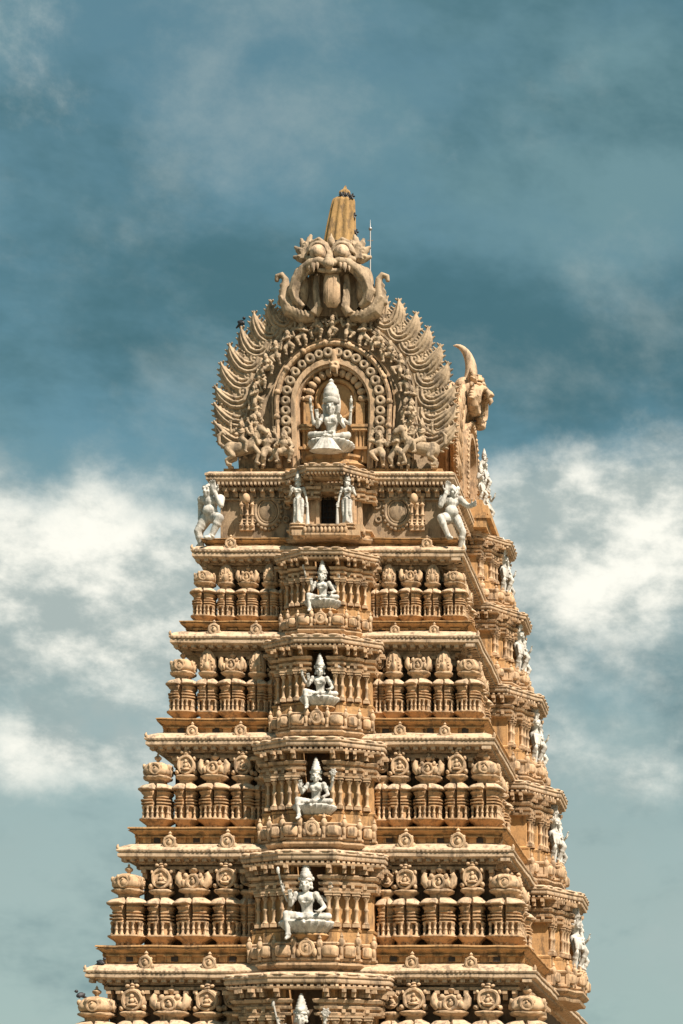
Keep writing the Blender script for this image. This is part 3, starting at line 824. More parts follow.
# ------------------------------------------------------------------ the great gable
GZ = 30.97; GY = 4.1
gab = thing('gable_arch', 'huge weathered horseshoe gable crowned by a bulging eyed beast face above flame leaves', 'gable', (0, GY, GZ))
ZS = 1.08
def ring_at(Rr, t):
    """t in 0..1 round the horseshoe from lower left over the top to lower right; returns point and outward angle"""
    leg_l = 2.35; arc = PI*Rr*1.04; tot = arc+2*leg_l; d = t*tot
    if d < leg_l: return (-Rr*(1-.05*(1-d/leg_l)), -leg_l+d, PI)
    if d > leg_l+arc: q = (d-leg_l-arc)/leg_l; return (Rr*(1-.05*q), -(d-leg_l-arc), 0.0)
    a = PI-(d-leg_l)/arc*PI
    return (Rr*math.cos(a), Rr*math.sin(a)*ZS, a)
def band_outline(Rr, base=-2.42, n=30):
    pts = []
    for q in range(n+1):
        x, z, a = ring_at(Rr, q/n); pts.append((x, z))
    pts[0] = (pts[0][0], base); pts[-1] = (pts[-1][0], base)
    return pts
def annulus(m, R0, R1, y0, y1, base=-2.42, n=60):
    a = band_outline(R0, base, n); b = band_outline(R1, base, n)
    vs = []; fs = []
    for p, q in zip(a, b): vs += [(p[0],y0,p[1]),(q[0],y0,q[1]),(p[0],y1,p[1]),(q[0],y1,q[1])]
    for i in range(n):
        j = 4*i
        fs += [(j,j+1,j+5,j+4),(j+1,j+3,j+7,j+5),(j+2,j,j+4,j+6),(j+3,j+2,j+6,j+7)]
    fs += [(0,2,3,1),(4*n,4*n+1,4*n+3,4*n+2)]
    m.add(vs, fs)
m = MB(); annulus(m, 1.45, 3.80, .14, .9); put('backing_panel', m.mesh('backing_panel', GREY, 30), gab)
m = MB(); m.plate(band_outline(1.5)[::-1], .30, .6); put('niche_panel', m.mesh('niche_panel', ORANGE, 0), gab)
m = MB(); annulus(m, 1.40, 1.58, -.22, .85); annulus(m, 1.32, 1.42, -.12, .85); annulus(m, 1.63, 1.68, -.10, .3); put('inner_arch', m.mesh('inner_arch', CREAM, 30), gab)
m = MB()
annulus(m, 2.04, 2.20, -.22, .2); annulus(m, 2.26, 2.32, -.12, .2)
for q in range(38):
    x, z, a = ring_at(2.12, (q+.06)/38); x1, z1, a = ring_at(2.12, (q+.94)/38); m.cap((x,-.20,z),(x1,-.20,z1),.085,.085,8)
    if q % 3 == 0: m.ball((x,-.22,z),.125, None, 8, 6)
put('bead_band', m.mesh('bead_band', CREAM, 35), gab)
m = MB(); annulus(m, 2.90, 3.0, -.10, .2); annulus(m, 3.05, 3.12, -.04, .2); put('outer_band', m.mesh('outer_band', GREY, 30), gab)
# shell scrolls between the arch and the beads
def scroll_mesh():
    m = MB(); m.ring((0,-.14,-.03), .12, .072, (PI/2,0,.0), 16, 8); m.ring((.02,.0,-.02), .15, .08, (PI/2,0,0), 16, 8); m.lathe([(.06,0),(.16,.06),(.17,.14),(.12,.24),(.14,.28),(.02,.30)], 14, M=Matrix.Translation((0,.1,0)) @ Matrix.Rotation(-PI/2,4,'X'))
    m.ring((.03,-.02,.13), .10, .055, (PI/2,0,0), 14, 6)
    return m.mesh('shell_scroll', GREY, 50)
SCR = scroll_mesh()
for q in range(25):
    x, z, a = ring_at(1.81, (q+1.5)/28)
    put('shell_scroll', SCR, gab, (x, -.08, z), (0, -(a-PI/2), 0), random.uniform(.9,1.08))
# relief figures
def relief_body(v):
    m = MB(); q = (-1, 1, -1)[v]
    torso(m, (0,0,.62), (q*.03,0,.78), (q*.02,-.02,.95), (0,-.02,1.10), v != 2, 1.35)
    head(m, (0,-.04,1.25), 1.5, (0,0,q*.25)); m.ball((0,.0,1.40),(.12,.12,.12))
    if v == 0:
        leg(m, (.1,0,.6), (.3,-.16,.42), (.12,-.08,.06), (.16,-.2,.03), 1.65); leg(m, (-.1,0,.6), (-.22,-.14,.3), (-.16,0,.0), (-.22,-.14,0), 1.65)
        arm(m, (.2,0,1.04), (.4,-.06,1.0), (.34,-.08,1.28), (0,0,1), (0,-1,0), 1.65); arm(m, (-.2,0,1.04), (-.32,-.1,.84), (-.1,-.22,.86), (1,-.2,0), (0,0,1), 1.65)
    elif v == 1:
        leg(m, (.1,0,.6), (.16,-.2,.34), (.14,0,.02), (.2,-.14,0), 1.65); leg(m, (-.1,0,.6), (-.34,-.14,.5), (-.1,-.16,.22), (-.04,-.26,.16), 1.65)
        arm(m, (.2,0,1.04), (.34,-.1,.84), (.44,-.12,1.06), (0,0,1), (0,-1,0), 1.65); arm(m, (-.2,0,1.04), (-.42,-.04,1.06), (-.3,-.06,1.32), (.2,0,1), (0,-1,0), 1.65)
    else:
        leg(m, (.1,0,.6), (.36,-.22,.56), (.22,-.14,.16), (.3,-.26,.12), 1.7); leg(m, (-.1,0,.6), (-.36,-.22,.56), (-.22,-.14,.16), (-.3,-.26,.12), 1.7)
        arm(m, (.2,0,1.04), (.38,-.06,.82), (.26,-.24,.66), (-.3,-1,0), (0,0,1), 1.65); arm(m, (-.2,0,1.04), (-.38,-.06,.82), (-.26,-.24,.7), (.3,-1,0), (0,0,1), 1.65)
    return m.sculpt('relief_figure', GREY, .022)
REL = [relief_body(v) for v in range(3)]
nrel = 23
for q in range(nrel):
    x, z, a = ring_at(2.62, (q+.5)/nrel)
    tilt = -(a-PI/2)*(.30 if -2.3 < z else .1)
    s = random.uniform(.60,.66)
    put('relief_figure', REL[(q*2+q//3) % 3], gab, (x-math.sin(tilt)*-.35, -.22, z-.44), (0, tilt*.5, random.uniform(-.4,.4)), (s*random.choice((-1,1)), s, s))
# flame leaves
def leaf_mesh():
    m = MB()
    K = [(.46,.16),(.44,-.08),(.29,-.28),(.05,-.34),(-.19,-.27),(-.39,-.10),(-.55,.10),(-.66,.31),(-.74,.54)]
    def P(t):
        u = t*(len(K)-1); i = min(int(u), len(K)-2); u -= i
        a, b = Vector(K[i]), Vector(K[i+1]); return a.lerp(b, u), (b-a).normalized()
    def W(t): return .40*math.sin(PI*min(1, .18+t*.86))**.8+.01
    N_ = 22
    for o, r, y in ((-.62,.085,.02),(-.22,.085,-.05),(.20,.08,-.08),(.62,.07,-.04)):
        pts = []; rad = []
        for q in range(N_+1):
            t = q/N_; p, d = P(t); n = Vector((d.y, -d.x))
            c = p+n*(o*W(t)); pts.append((c.x, y, c.y)); rad.append(r*(.30+.70*min(1, W(t)/.26)))
        m.tube(pts, rad, 8, flat=1.5)
    for q in range(12):                                    # backing body
        t = q/11; p, d = P(t); m.ball((p.x, .08, p.y), (W(t)*.8+.02,.10,W(t)*.8+.02), None, 10, 6)
    for q in range(10):                                    # ruffled inner rim
        t = .20+.76*q/9; p, d = P(t); n = Vector((d.y, -d.x)); c = p+n*(W(t)*.95); e = c+n*(.17*(1-.45*t))+d*.06
        m.cap((c.x,-.02,c.y), (e.x,-.05,e.y), .085*(1-.35*t), .05*(1-.35*t), 8); m.ball((e.x,-.07,e.y), .055*(1-.3*t), None, 8, 6)
        if 1 < q < 7: e2 = c+n*(.24-.10*t)+d*.02; m.cap((c.x,.05,c.y), (e2.x,.03,e2.y), .08, .045, 8)
    for q in range(8):                                     # serrated outer rim
        t = .34+.62*q/7; p, d = P(t); n = Vector((-d.y, d.x)); c = p+n*(W(t)*.85); e = c+n*.08+d*.09
        m.cap((c.x,.02,c.y), (e.x,.02,e.y), .06, .03, 8)
    m.ring((.26,-.10,.10), .13, .05, (PI/2,0,0), 16, 6); m.ball((.26,-.10,.10), .07)
    return m.sculpt('flame_leaf', GREY, .016, 1)
LEAF = leaf_mesh()
nl = 9; TIPS = []
for s in (-1, 1):
    for q in range(nl):
        t = .085+.335*q/(nl-1)*.97
        x, z, a = ring_at(3.70, t)
        rot = (PI-a)*.72
        k = 1.10-.02*q
        o = put('flame_leaf', LEAF, gab, (x if s < 0 else -x, .18+.02*(q % 2), z-.05), (0, (rot*.9-.18+random.uniform(-.07,.07))*-s, random.uniform(-.08,.08)), (k*-s, k*1.1, k*random.uniform(.94,1.05)))
        if s < 0: TIPS.append(Matrix.Translation((0,GY,GZ)) @ Matrix.LocRotScale(o.location, o.rotation_euler, o.scale) @ Vector((-.74,0,.56)))
# petals and halo round the deity
m = MB(); m.ring((.05,.20,.30), .74, .09, (PI/2,0,0), 30, 8); m.ball((.05,.29,.30),(.70,.08,.70), None, 24, 10)
put('halo', m.mesh('halo', ORANGE, 50), gab)
def bottle():
    m = MB(); m.lathe([(.05,0),(.10,.05),(.12,.15),(.09,.25),(.05,.30),(.08,.34),(.02,.44)], 12)
    return m.mesh('petal', CREAM, 50)
BT = bottle()
for q in range(13):
    a = PI*(q+.0)/12
    put('petal', BT, gab, (.05+.84*math.cos(a), .06, .30+.84*math.sin(a)), (0, PI/2-a, 0), 1.10)
for s in (-1, 1):
    m = MB(); x = s*.98
    m.box((x,.22,-1.9),(.5,.5,.5)); m.box((x,.17,-1.62),(.62,.62,.1))
    for dx in (-.14,0,.14): m.lathe([(.08,-1.57),(.06,-1.5),(.06,-1.0),(.09,-.95)], 10, c=(x+dx,.02,0))
    m.box((x,.22,-1.26),(.44,.36,.6)); m.box((x,.17,-.90),(.58,.6,.1)); m.box((x,.17,-.78),(.66,.66,.10)); m.box((x,.17,-.3),(.34,.3,.9))
    put('niche_pillar', m.mesh('niche_pillar', ORANGE, 30), gab)
m = MB(); m.lathe([(1.15,-2.42),(1.25,-2.30),(1.1,-2.2),(1.0,-2.1),(1.12,-2.0),(1.12,-1.92),(.9,-1.86)], 40, 1, .55, 2.6, c=(.0,.2,0))
put('niche_seat', m.mesh('niche_seat', ORANGE, 35), gab)
# small beast head above the halo
m = MB(); m.ball((0,0,0),(.20,.18,.20)); m.ball((0,-.12,-.10),(.14,.12,.09))
for s in (-1,1):
    m.ball((s*.09,-.15,.05),.055); m.cap((s*.14,0,.1),(s*.24,0,.32),.07,.02); m.cap((s*.1,-.12,-.1),(s*.13,-.14,-.34),.05,.02)
m.cap((0,0,.1),(0,0,.5),.12,.14); m.box((0,0,.5),(.3,.2,.2))
put('small_beast_head', m.sculpt('small_beast_head', CREAM, .022), gab, (.05,-.18,1.42))

# beast mask
def mask_mesh():
    m = MB()
    m.ball((0,.30,.75),(.95,.50,.80), None, 20, 12)                       # skull
    m.ball((0,.35,-.1),(1.0,.30,.9), None, 20, 12)
    for s in (-1, 1): m.ball((s*1.10,-.06,.0),(.30,.40,.70), (0,s*.10,0), 14, 10)
    for s in (-1, 1):
        m.ball((s*.41,-.12,1.03),(.40,.30,.40), None, 18, 12)
        for j in range(3):                                                # ringed upper lids
            pts = [(s*.41+(.39-.05*j)*math.cos(t), -.40-.085*j, 1.05+(.38-.05*j)*math.sin(t)) for t in [R(-5)+R(190)*q/12 for q in range(13)]]
            m.tube(pts, .055, 8)
        m.tube([(s*.41+.30*math.cos(t), -.36, 1.0+.27*math.sin(t)) for t in [R(185)+R(170)*q/8 for q in range(9)]], .045, 8)
        # upper lip sweeping from the nose into the cheek shell
        pts = [(s*.12,-.66,.62),(s*.34,-.66,.66),(s*.62,-.60,.60),(s*.92,-.46,.42),(s*1.20,-.42,.08),(s*1.32,-.40,-.28),(s*1.22,-.38,-.62),(s*.98,-.36,-.84)]
        m.tube(pts, [.10,.15,.18,.20,.19,.18,.16,.10], 12)
        for j in range(3):
            pts2 = [(p[0]*(1-.05*j)-s*.02*j, p[1]-.16+.05*j, p[2]-.07*j) for p in pts[2:7]]; m.tube(pts2, [.03,.04,.045,.04,.03], 6)
        pts = [(s*.62,-.30,.62),(s*.98,-.18,.52),(s*1.24,-.12,.14),(s*1.32,-.10,-.28),(s*1.18,-.10,-.62)]
        m.tube(pts, [.2,.2,.18,.16,.12], 10)
        m.ball((s*.62,-.40,.82),(.26,.20,.14), None, 12, 8)
        # hanging jaw inside the shell
        pts = [(s*.50,-.26,.34),(s*.54,-.30,-.1),(s*.52,-.30,-.5),(s*.46,-.32,-.85),(s*.62,-.30,-1.08)]
        m.tube(pts, [.11,.12,.13,.16,.18], 12)
        for j in range(4): m.tube([(s*(.44+.06*j),-.40+.015*j,.0),(s*(.42+.06*j),-.42+.015*j,-.45),(s*(.36+.06*j),-.46+.02*j,-.85)], .022, 6)
        m.ball((s*.17,-.74,.56),(.12,.11,.10))
        # brow plumes fanning outward
        for j in range(11):
            a = -.30+.17*j
            p0 = (s*(.62+.12*math.cos(a)), -.10+.01*j, 1.02+.22*math.sin(a))
            L = .56+.12*math.sin(j*2.1)
            m.tube([p0, (p0[0]+s*L*.55*math.cos(a*.7), p0[1]-.1, p0[2]+L*.42*math.sin(a*.9)), (p0[0]+s*L*math.cos(a)*.95, p0[1]-.06, p0[2]+L*.8*math.sin(a)+.10)], [.16,.14,.05], 8)
            m.cap((p0[0]+s*.05, p0[1]-.16, p0[2]), (p0[0]+s*L*.62*math.cos(a+.1), p0[1]-.22, p0[2]+L*.5*math.sin(a+.1)), .09, .05, 8)
        m.tube([(s*.14,-.36,1.36),(s*.40,-.44,1.52),(s*.75,-.34,1.42)], [.07,.09,.05], 8)
        # sea-beast curl beside the face, hooked outward
        pts = [(s*.62,-.16,-1.10),(s*1.05,-.20,-1.14),(s*1.48,-.22,-.92),(s*1.66,-.22,-.50),(s*1.62,-.22,-.08),(s*1.62,-.22,.20),(s*1.74,-.22,.36),(s*1.90,-.22,.30),(s*1.93,-.22,.12)]
        m.tube(pts, [.18,.24,.26,.22,.16,.12,.11,.10,.07], 12)
        for j in range(7): m.cap((s*(.85+.13*j),-.40,-1.16+.035*j*j*.4), (s*(.90+.14*j),-.44,-1.0+.035*j*j*.4), .07, .04, 8)
        for j in range(4): m.ball((s*(1.82-.03*j),-.2,-.62+.2*j),(.10,.12,.10))
    m.cap((0,-.50,1.0),(0,-.80,.56),.11,.17); m.ball((0,-.86,.46),(.19,.16,.15))
    m.ball((0,-.30,1.48),(.13,.15,.2)); m.cap((0,-.3,1.5),(0,-.3,1.78),.10,.02)
    m.tube([(-.4,-.62,.36),(-.2,-.70,.30),(0,-.72,.27),(.2,-.70,.30),(.4,-.62,.36)], [.07,.08,.08,.08,.07], 10)
    return m.sculpt('beast_mask', GREY, .026, 1)
MASK = mask_mesh()
mk = put('beast_mask', MASK, gab, (.0, -.10, 4.40), (.04,0,0), (1.08,1.08,1.04))
m = MB(); m.plate([(-.8,.4),(-1.1,.0),(-1.05,-.5),(-.6,-1.05),(.6,-1.05),(1.05,-.5),(1.1,.0),(.8,.4)], -.10, .0); put('mouth_cavity', m.mesh('mouth_cavity', WALL, 0), mk)
eye = MB(); eye.ball((0,0,0),.22, None, 20, 14); eye.ball((0,-.17,-.02),(.13,.08,.13), None, 14, 8)
EYE = eye.mesh('eye', PALE, 60)
for s in (-1, 1): put('eye', EYE, mk, (s*.41,-.46,1.0), (0,0,0), 1.42)
m = MB(); m.tube([(.05,-.50,.28),(.06,-.58,.0),(.06,-.60,-.4),(.06,-.58,-.75),(.06,-.54,-.92)], [.23,.28,.30,.29,.16], 14, flat=.45)
for j in (-.09,.09): m.tube([(j+.06,-.68,.1),(j+.06,-.72,-.4),(j+.06,-.68,-.8)], .02, 6)
put('tongue', m.mesh('tongue', CREAM, 60), mk)
fg = MB(); fg.tube([(0,0,0),(0,-.05,-.14),(.02,-.02,-.30)], [.09,.08,.01], 10); FANG = fg.mesh('fang', PALE, 60)
for s in (-1, 1):
    put('fang', FANG, mk, (s*.40,-.72,.56), (0,0,0), .75); put('fang', FANG, mk, (s*.54,-.74,.52), (0,0,0), .95); put('fang', FANG, mk, (s*.68,-.68,.46), (0,0,0), .6)
# golden horn behind the mask
hm = MB()
pts = [(0,0,-1.2),(-.02,0,0),(.03,.05,.8),(.10,.1,1.5),(.18,.16,2.05),(.24,.2,2.25)]
hm.lathe([(.62,-1.0),(.60,0),(.56,.6),(.50,1.2),(.44,1.75),(.40,2.10),(.36,2.20),(.22,2.28),(.13,2.34),(.20,2.44),(.18,2.52),(.07,2.60),(.02,2.74)], 88, 1, .45, 2.6, rib=(11,.10))
for v_i, co in enumerate(hm.v):
    hm.v[v_i] = (co[0]+.05*max(0, co[2])**1.6*.75, co[1]+.05*co[2], co[2])
hn = put('roof_horn', hm.mesh('roof_horn', GOLD, 40), gab, (.02, .95, 6.15), (0,0,0), (1,1,.98))
m = MB()
for z in (.32,.40): m.ring((.03,.02,z), .58, .03, (0,0,0), 28, 6, sy=.5)
put('horn_band', m.mesh('horn_band', IRON, 40), hn)
m = MB()
for (x, z) in ((.62,.30),(.60,.85),(.52,1.5),(.28,2.28),(.45,2.24),(.1,2.3)):
    for q in range(6):
        a = q*PI/3; m.tube([(x,0,z),(x+.13*math.cos(a),-.03,z+.13*math.sin(a))], [.06,.02], 6)
put('iron_cleat', m.mesh('iron_cleat', IRON, 40), hn)

# deity in the great niche
m = MB()
torso(m, (0,.04,.13), (0,.03,.30), (0,.0,.48), (0,-.01,.64), True, 1.05)
head(m, (0,-.02,.765), 1.3)
leg(m, (-.1,0,.12), (-.43,-.20,.14), (-.02,-.36,.12), (.12,-.42,.14), 1.1); leg(m, (.1,0,.12), (.43,-.20,.14), (.08,-.38,.06), (-.08,-.44,.06), 1.1)
arm(m, (-.19,-.02,.57), (-.30,-.10,.36), (-.26,-.30,.46), (-.05,-.1,1), (0,-1,.1)); arm(m, (.19,-.02,.57), (.31,-.10,.36), (.24,-.28,.42), (0,-.6,.8), (0,-1,.3))
arm(m, (-.18,.05,.57), (-.42,.04,.46), (-.46,-.04,.72), (-.1,-.2,1), (0,-1,0), .9, .7); arm(m, (.18,.05,.57), (.42,.04,.46), (.46,-.04,.72), (.1,-.2,1), (0,-1,0), .9, .7)
m.ball((0,.07,.86),(.21,.10,.34), None, 16, 12); m.ball((0,.02,.98),(.17,.14,.18), None, 14, 10)
for s in (-1,1): m.cap((s*.14,.0,.62),(s*.17,-.06,.78),.04,.04)
m.lathe([(.14,-.02),(.34,-.26),(.40,-.28)], 40, 1, .5, 2, c=(-.02,-.42,.02), rib=(20,.04))
D = thing('deity_statue', 'white four armed deity with tall crown seated inside the horseshoe gable niche', 'statue', (-.03, 3.75, GZ-1.62), 0, (1.62,1.7,1.84), None)
put('body', m.sculpt('deity_statue', WHITE, .0135), D)
m = MB(); m.lathe([(.17,.84),(.19,.87),(.19,.92),(.165,.94),(.18,.98),(.185,1.03),(.165,1.06),(.165,1.10),(.15,1.15),(.12,1.18),(.12,1.21),(.07,1.25),(.05,1.28),(.06,1.31),(.01,1.36)], 22, rib=(11,.03))
put('crown', m.mesh('crown', WHITE, 50), D); put('lotus_seat', LOTUS, D, (0,0,0), (0,0,0), (1,1,.8))
for s in (-1,1):
    m = MB(); m.ball((s*.47,-.06,.90),(.035,.025,.05)); m.ball((s*.47,-.06,.96),(.02,.015,.035)); put('attribute', m.mesh('attribute', WHITE, 50), D)

# rearing mounts with riders at the foot of the gable
def rider_mount():
    m = MB()
    m.cap((-.35,0,.62),(.38,-.02,.78),.27,.26, 14); m.ball((-.46,0,.66),(.28,.25,.30)); m.ball((.45,-.03,.84),(.24,.24,.30))
    m.tube([(.45,-.03,.9),(.66,-.08,1.16),(.72,-.1,1.34)], [.22,.17,.15], 10); m.ball((.78,-.14,1.40),(.20,.16,.18)); m.cap((.84,-.18,1.38),(1.0,-.22,1.26),.13,.09)
    for q in (-1,1): m.cap((.68,-.08+q*.08,1.5),(.62,-.08+q*.1,1.66),.05,.02)
    for j in range(6): m.ball((.50-.03*j,-.05,.95+.11*j),(.1,.14,.1))
    # hind legs: knee forward, hock back
    for q in (-1,1):
        m.cap((-.50,q*.13,.56),(-.32,q*.17-.05,.34),.17,.11); m.cap((-.32,q*.17-.05,.34),(-.60,q*.16,.18),.10,.07); m.cap((-.60,q*.16,.18),(-.54,q*.16,.02),.07,.08); m.cap((-.54,q*.16,.02),(-.42,q*.16-.03,.0),.07,.06)
    m.cap((.50,-.16,.70),(.72,-.24,.44),.12,.09); m.cap((.72,-.24,.44),(.60,-.22,.10),.08,.07); m.cap((.60,-.22,.06),(.72,-.24,.02),.07,.06)
    m.cap((.50,.1,.70),(.84,.04,.66),.12,.09); m.cap((.84,.04,.66),(.82,.0,.36),.08,.07)
    m.tube([(-.70,0,.74),(-.92,0,.90),(-.95,0,1.2),(-.78,0,1.36),(-.66,0,1.22)], [.08,.08,.09,.08,.05], 8)
    return m.sculpt('rearing_mount', GREY, .024)
def rider_body():
    m = MB()
    torso(m, (-.02,-.02,1.02), (.0,-.03,1.18), (-.02,-.05,1.34), (-.02,-.06,1.50), False)
    head(m, (-.02,-.08,1.62), 1.15); m.cap((-.02,-.04,1.72),(-.02,-.02,1.9),.09,.03)
    leg(m, (.06,-.12,1.0), (.26,-.34,.84), (.20,-.34,.46), (.30,-.42,.42), 1.2); leg(m, (-.08,.1,1.0), (.1,.3,.84), (.0,.32,.5), (.1,.36,.46), 1.2)
    arm(m, (-.22,-.04,1.44), (-.44,-.06,1.30), (-.44,-.10,1.58), (0,0,1), (0,-1,0), 1.3); arm(m, (.18,-.06,1.44), (.32,-.14,1.22), (.50,-.18,1.20), (1,0,.2), (0,-1,0), 1.3)
    return m.sculpt('rider', GREY, .02)
RM = rider_mount(); RB = rider_body()
for s in (-1, 1):
    o = thing('rearing_mount_statue', 'weathered carved rider on a rearing beast at the '+('left' if s < 0 else 'right')+' foot of the gable', 'statue', (s*3.35, 3.72, z6+.64), 0, (.94*-s,.94,.94), 'carved riders at the gable foot', RM)
    put('rider', RB, o)
    m2 = thing('attendant_statue', 'small weathered attendant figure beside the '+('left' if s < 0 else 'right')+' rearing rider at the gable foot', 'statue', (s*2.42, 3.72, z6+.62), s*-.3, (.95*s,.95,.95), 'attendants at the gable foot', REL[1 if s < 0 else 0])
for s, v in ((-1,2),(1,1)):
    thing('niche_attendant', 'small carved attendant at the '+('left' if s < 0 else 'right')+' of the gable niche pillar', 'statue', (s*1.78, 3.70, z6+.62), 0, (.9,.9,.9), 'attendants beside the niche', REL[v])

# ------------------------------------------------------------------ gable of the long side, seen edge-on
sg = thing('side_gable', 'cream side gable with snarling beast head and pale horn, seen edge on at upper right', 'gable', (4.08, YC-.2, z6+3.35), PI/2)
sc = .74
m = MB(); annulus(m, 1.45, 3.0, .10, .6); put('backing_panel', m.mesh('backing_panel', ORANGE, 30), sg, (0,0,0), (0,0,0), sc)
m = MB(); annulus(m, 1.40, 1.6, -.25, .85); annulus(m, 2.0, 2.2, -.25, .2); annulus(m, 2.8, 3.1, -.12, .3)
for q in range(40):
    x, z, a = ring_at(2.12, (q+.5)/40); m.ball((x,-.24,z),(.11,.09,.11), None, 8, 6)
put('arch_band', m.mesh('arch_band', CREAM, 35), sg, (0,0,0), (0,0,0), sc)
m = MB(); m.plate(band_outline(1.5)[::-1], .5, .7); put('niche_panel', m.mesh('niche_panel', ORANGE, 0), sg, (0,0,0), (0,0,0), sc)
m = MB(); H0 = horseshoe(1.9, .7, 2.6, -2.1); vs = []; nH = len(H0)
for y, k, dz in ((.5,1,0),(1.0,.97,-.05),(1.8,.9,-.7),(3.0,.8,-1.5),(4.4,.75,-1.9)):
    vs += [(x*k, y, (zz+2.1)*k-2.1+dz*(zz+2.1)/5.4) for x, zz in H0]
fs = [tuple(range(nH))]
for r_ in range(4):
    for q in range(nH-1): fs.append((r_*nH+q+1, r_*nH+q, (r_+1)*nH+q, (r_+1)*nH+q+1))
m.add(vs, fs); put('neck_roof', m.mesh('neck_roof', ORANGE, 40), sg)
LEAF2 = LEAF.copy(); LEAF2.materials.clear(); LEAF2.materials.append(CREAM)
MASK2 = MASK.copy(); MASK2.materials.clear(); MASK2.materials.append(CREAM)
for s in (-1, 1):
    for q in range(7):
        x, z, a = ring_at(3.2, .07+.33*q/6)
        put('flame_leaf', LEAF2, sg, ((x if s < 0 else -x)*sc, .1, z*sc), (0, (PI-a)*-s*.75, 0), (.7*-s,.9,.7))
m = MB(); m.box((0,.1,-2.30),(4.6,1.9,.3)); m.box((0,.05,-2.62),(5.0,2.3,.34)); m.box((0,.0,-3.05),(5.2,2.1,.6)); m.box((0,-.02,-2.95),(5.3,2.4,.1))
put('base_slab', m.mesh('base_slab', OCHRE, 0), sg)
m = MB()
for y, k in ((.62,1.0),(1.15,.965)):
    for q in range(len(H0)-1): m.cap((H0[q][0]*k, y, (H0[q][1]+2.1)*k-2.1-.06*(y>1)), (H0[q+1][0]*k, y, (H0[q+1][1]+2.1)*k-2.1-.06*(y>1)), .09, .09, 8)
put('neck_rib', m.mesh('neck_rib', CREAM, 40), sg)
mk2 = put('beast_mask', MASK2, sg, (0,-.10,2.65), (0,0,0), (.78,.92,.62))
for s in (-1,1): put('eye', EYE, mk2, (s*.41,-.40,1.0), (0,0,0), 1.1); put('fang', FANG, mk2, (s*.5,-.72,.52), (0,0,0), 1.6)
hm = MB()
pts = []; rad = []
for q in range(14):
    t = q/13; a = R(-55)+t*R(150)
    pts.append((0, .50-.72*math.cos(a), .15+1.15*math.sin(a))); rad.append(.36*(1-t)**.75+.015)
hm.tube(pts, rad, 12)
put('pale_horn', hm.mesh('pale_horn', PALE, 60), sg, (0,.12,3.75), (0,0,0), .95)
for q, (x, zz, v) in enumerate(((-1.1,-2.42,2),(1.0,-2.42,3),(0,-1.5,2))):
    s = 1.0
    standing(v, ('white standing statue at near foot of the side gable', 'white standing statue at far foot of the side gable', 'white standing statue raised in the middle of the side gable')[q],
             (4.08+.6, YC-.2+x, z6+3.35+zz+.42), PI/2-.3, s*.78, 'white statues of the side gable')

# ------------------------------------------------------------------ small things
m = MB(); m.tube([(0,0,0),(0,0,3.6)], [.035,.025], 8); m.ball((0,0,3.65),.07); m.tube([(0,0,3.65),(0,0,4.0)], [.02,.005], 6)
m.box((0,0,3.2),(.22,.03,.03)); m.box((0,0,.05),(.3,.3,.1)); m.box((0,0,1.8),(.1,.1,.08))
thing('lightning_rod', 'thin metal lightning rod standing beside the golden horn behind the beast face', 'lightning rod', (1.0, 6.0, 34.9), 0, 1, None, m.mesh('lightning_rod', STEEL, 40))
def bird_mesh():
    m = MB(); m.ball((0,0,.13),(.075,.13,.075), (.5,0,0)); m.ball((0,-.11,.23),(.05,.055,.05)); m.cap((0,-.15,.235),(0,-.20,.225),.016,.005)
    m.cap((0,.08,.10),(0,.27,.03),.05,.025)
    for s in (-1,1): m.ball((s*.06,.04,.12),(.03,.12,.055), (.5,0,0)); m.cap((s*.03,-.01,.08),(s*.03,-.02,.0),.010,.008)
    return m.sculpt('bird', BIRD, .011)
BM = bird_mesh()
def at(px, py, Y):
    s = (70+Y)/1972; return (15.44+(px-745)*s, Y, 1.7+(1185-py)*s)
lx, lz, la = ring_at(3.62, .085+.335*.97*5/8)
bp = min(TIPS, key=lambda q: abs(q.z-at(231,326,GY)[2]))
thing('bird', 'small dark bird perched on a flame leaf at the left edge of the gable', 'bird', tuple(bp), .9, 1.2, 'dark birds on the tower', BM)
thing('bird', 'small dark bird sitting on the lowest left eave', 'bird', (-7.5, .3, LIP[1]+.44), 1.2, 1.15, 'dark birds on the tower', BM)
thing('bird', 'small dark bird on the crown of the lowest left corner pavilion', 'bird', (-8.2, .1, LIP[0]+1.25+2.6), -.8, 1.2, 'dark birds on the tower', BM)

# ------------------------------------------------------------------ ground
m = MB(); m.add([(-3000,-3000,0),(3000,-3000,0),(3000,3000,0),(-3000,3000,0)], [(0,1,2,3)])
g = put('ground', m.mesh('ground', stone('dusty scrub ground', (.19,.165,.11), (.13,.11,.07), .5, .1), 0)); g['kind'] = 'structure'

# ------------------------------------------------------------------ camera (shifted lens: verticals stay upright)
cd = bpy.data.cameras.new('camera'); cam = bpy.data.objects.new('camera', cd); COL.objects.link(cam)
cam.location = (15.44, -70, 1.7); cam.rotation_euler = (PI/2, 0, 0)
cd.sensor_width = 36; cd.lens = 1972/1024*36
cd.shift_x = (341.5-745)/1024; cd.shift_y = (1185-512)/1024
cd.clip_end = 8000
scene.camera = cam

# ------------------------------------------------------------------ light and sky
SUN_EL, SUN_AZ = 52, 53            # azimuth measured to the right of straight out of the front wall
sd = Vector((math.sin(R(SUN_AZ))*math.cos(R(SUN_EL)), -math.cos(R(SUN_AZ))*math.cos(R(SUN_EL)), math.sin(R(SUN_EL))))
ld = bpy.data.lights.new('sun', 'SUN'); ld.energy = 5.0; ld.angle = R(.53); ld.color = (1.0, .875, .75)
lo = bpy.data.objects.new('sun', ld); COL.objects.link(lo); lo.rotation_euler = sd.to_track_quat('Z','Y').to_euler()

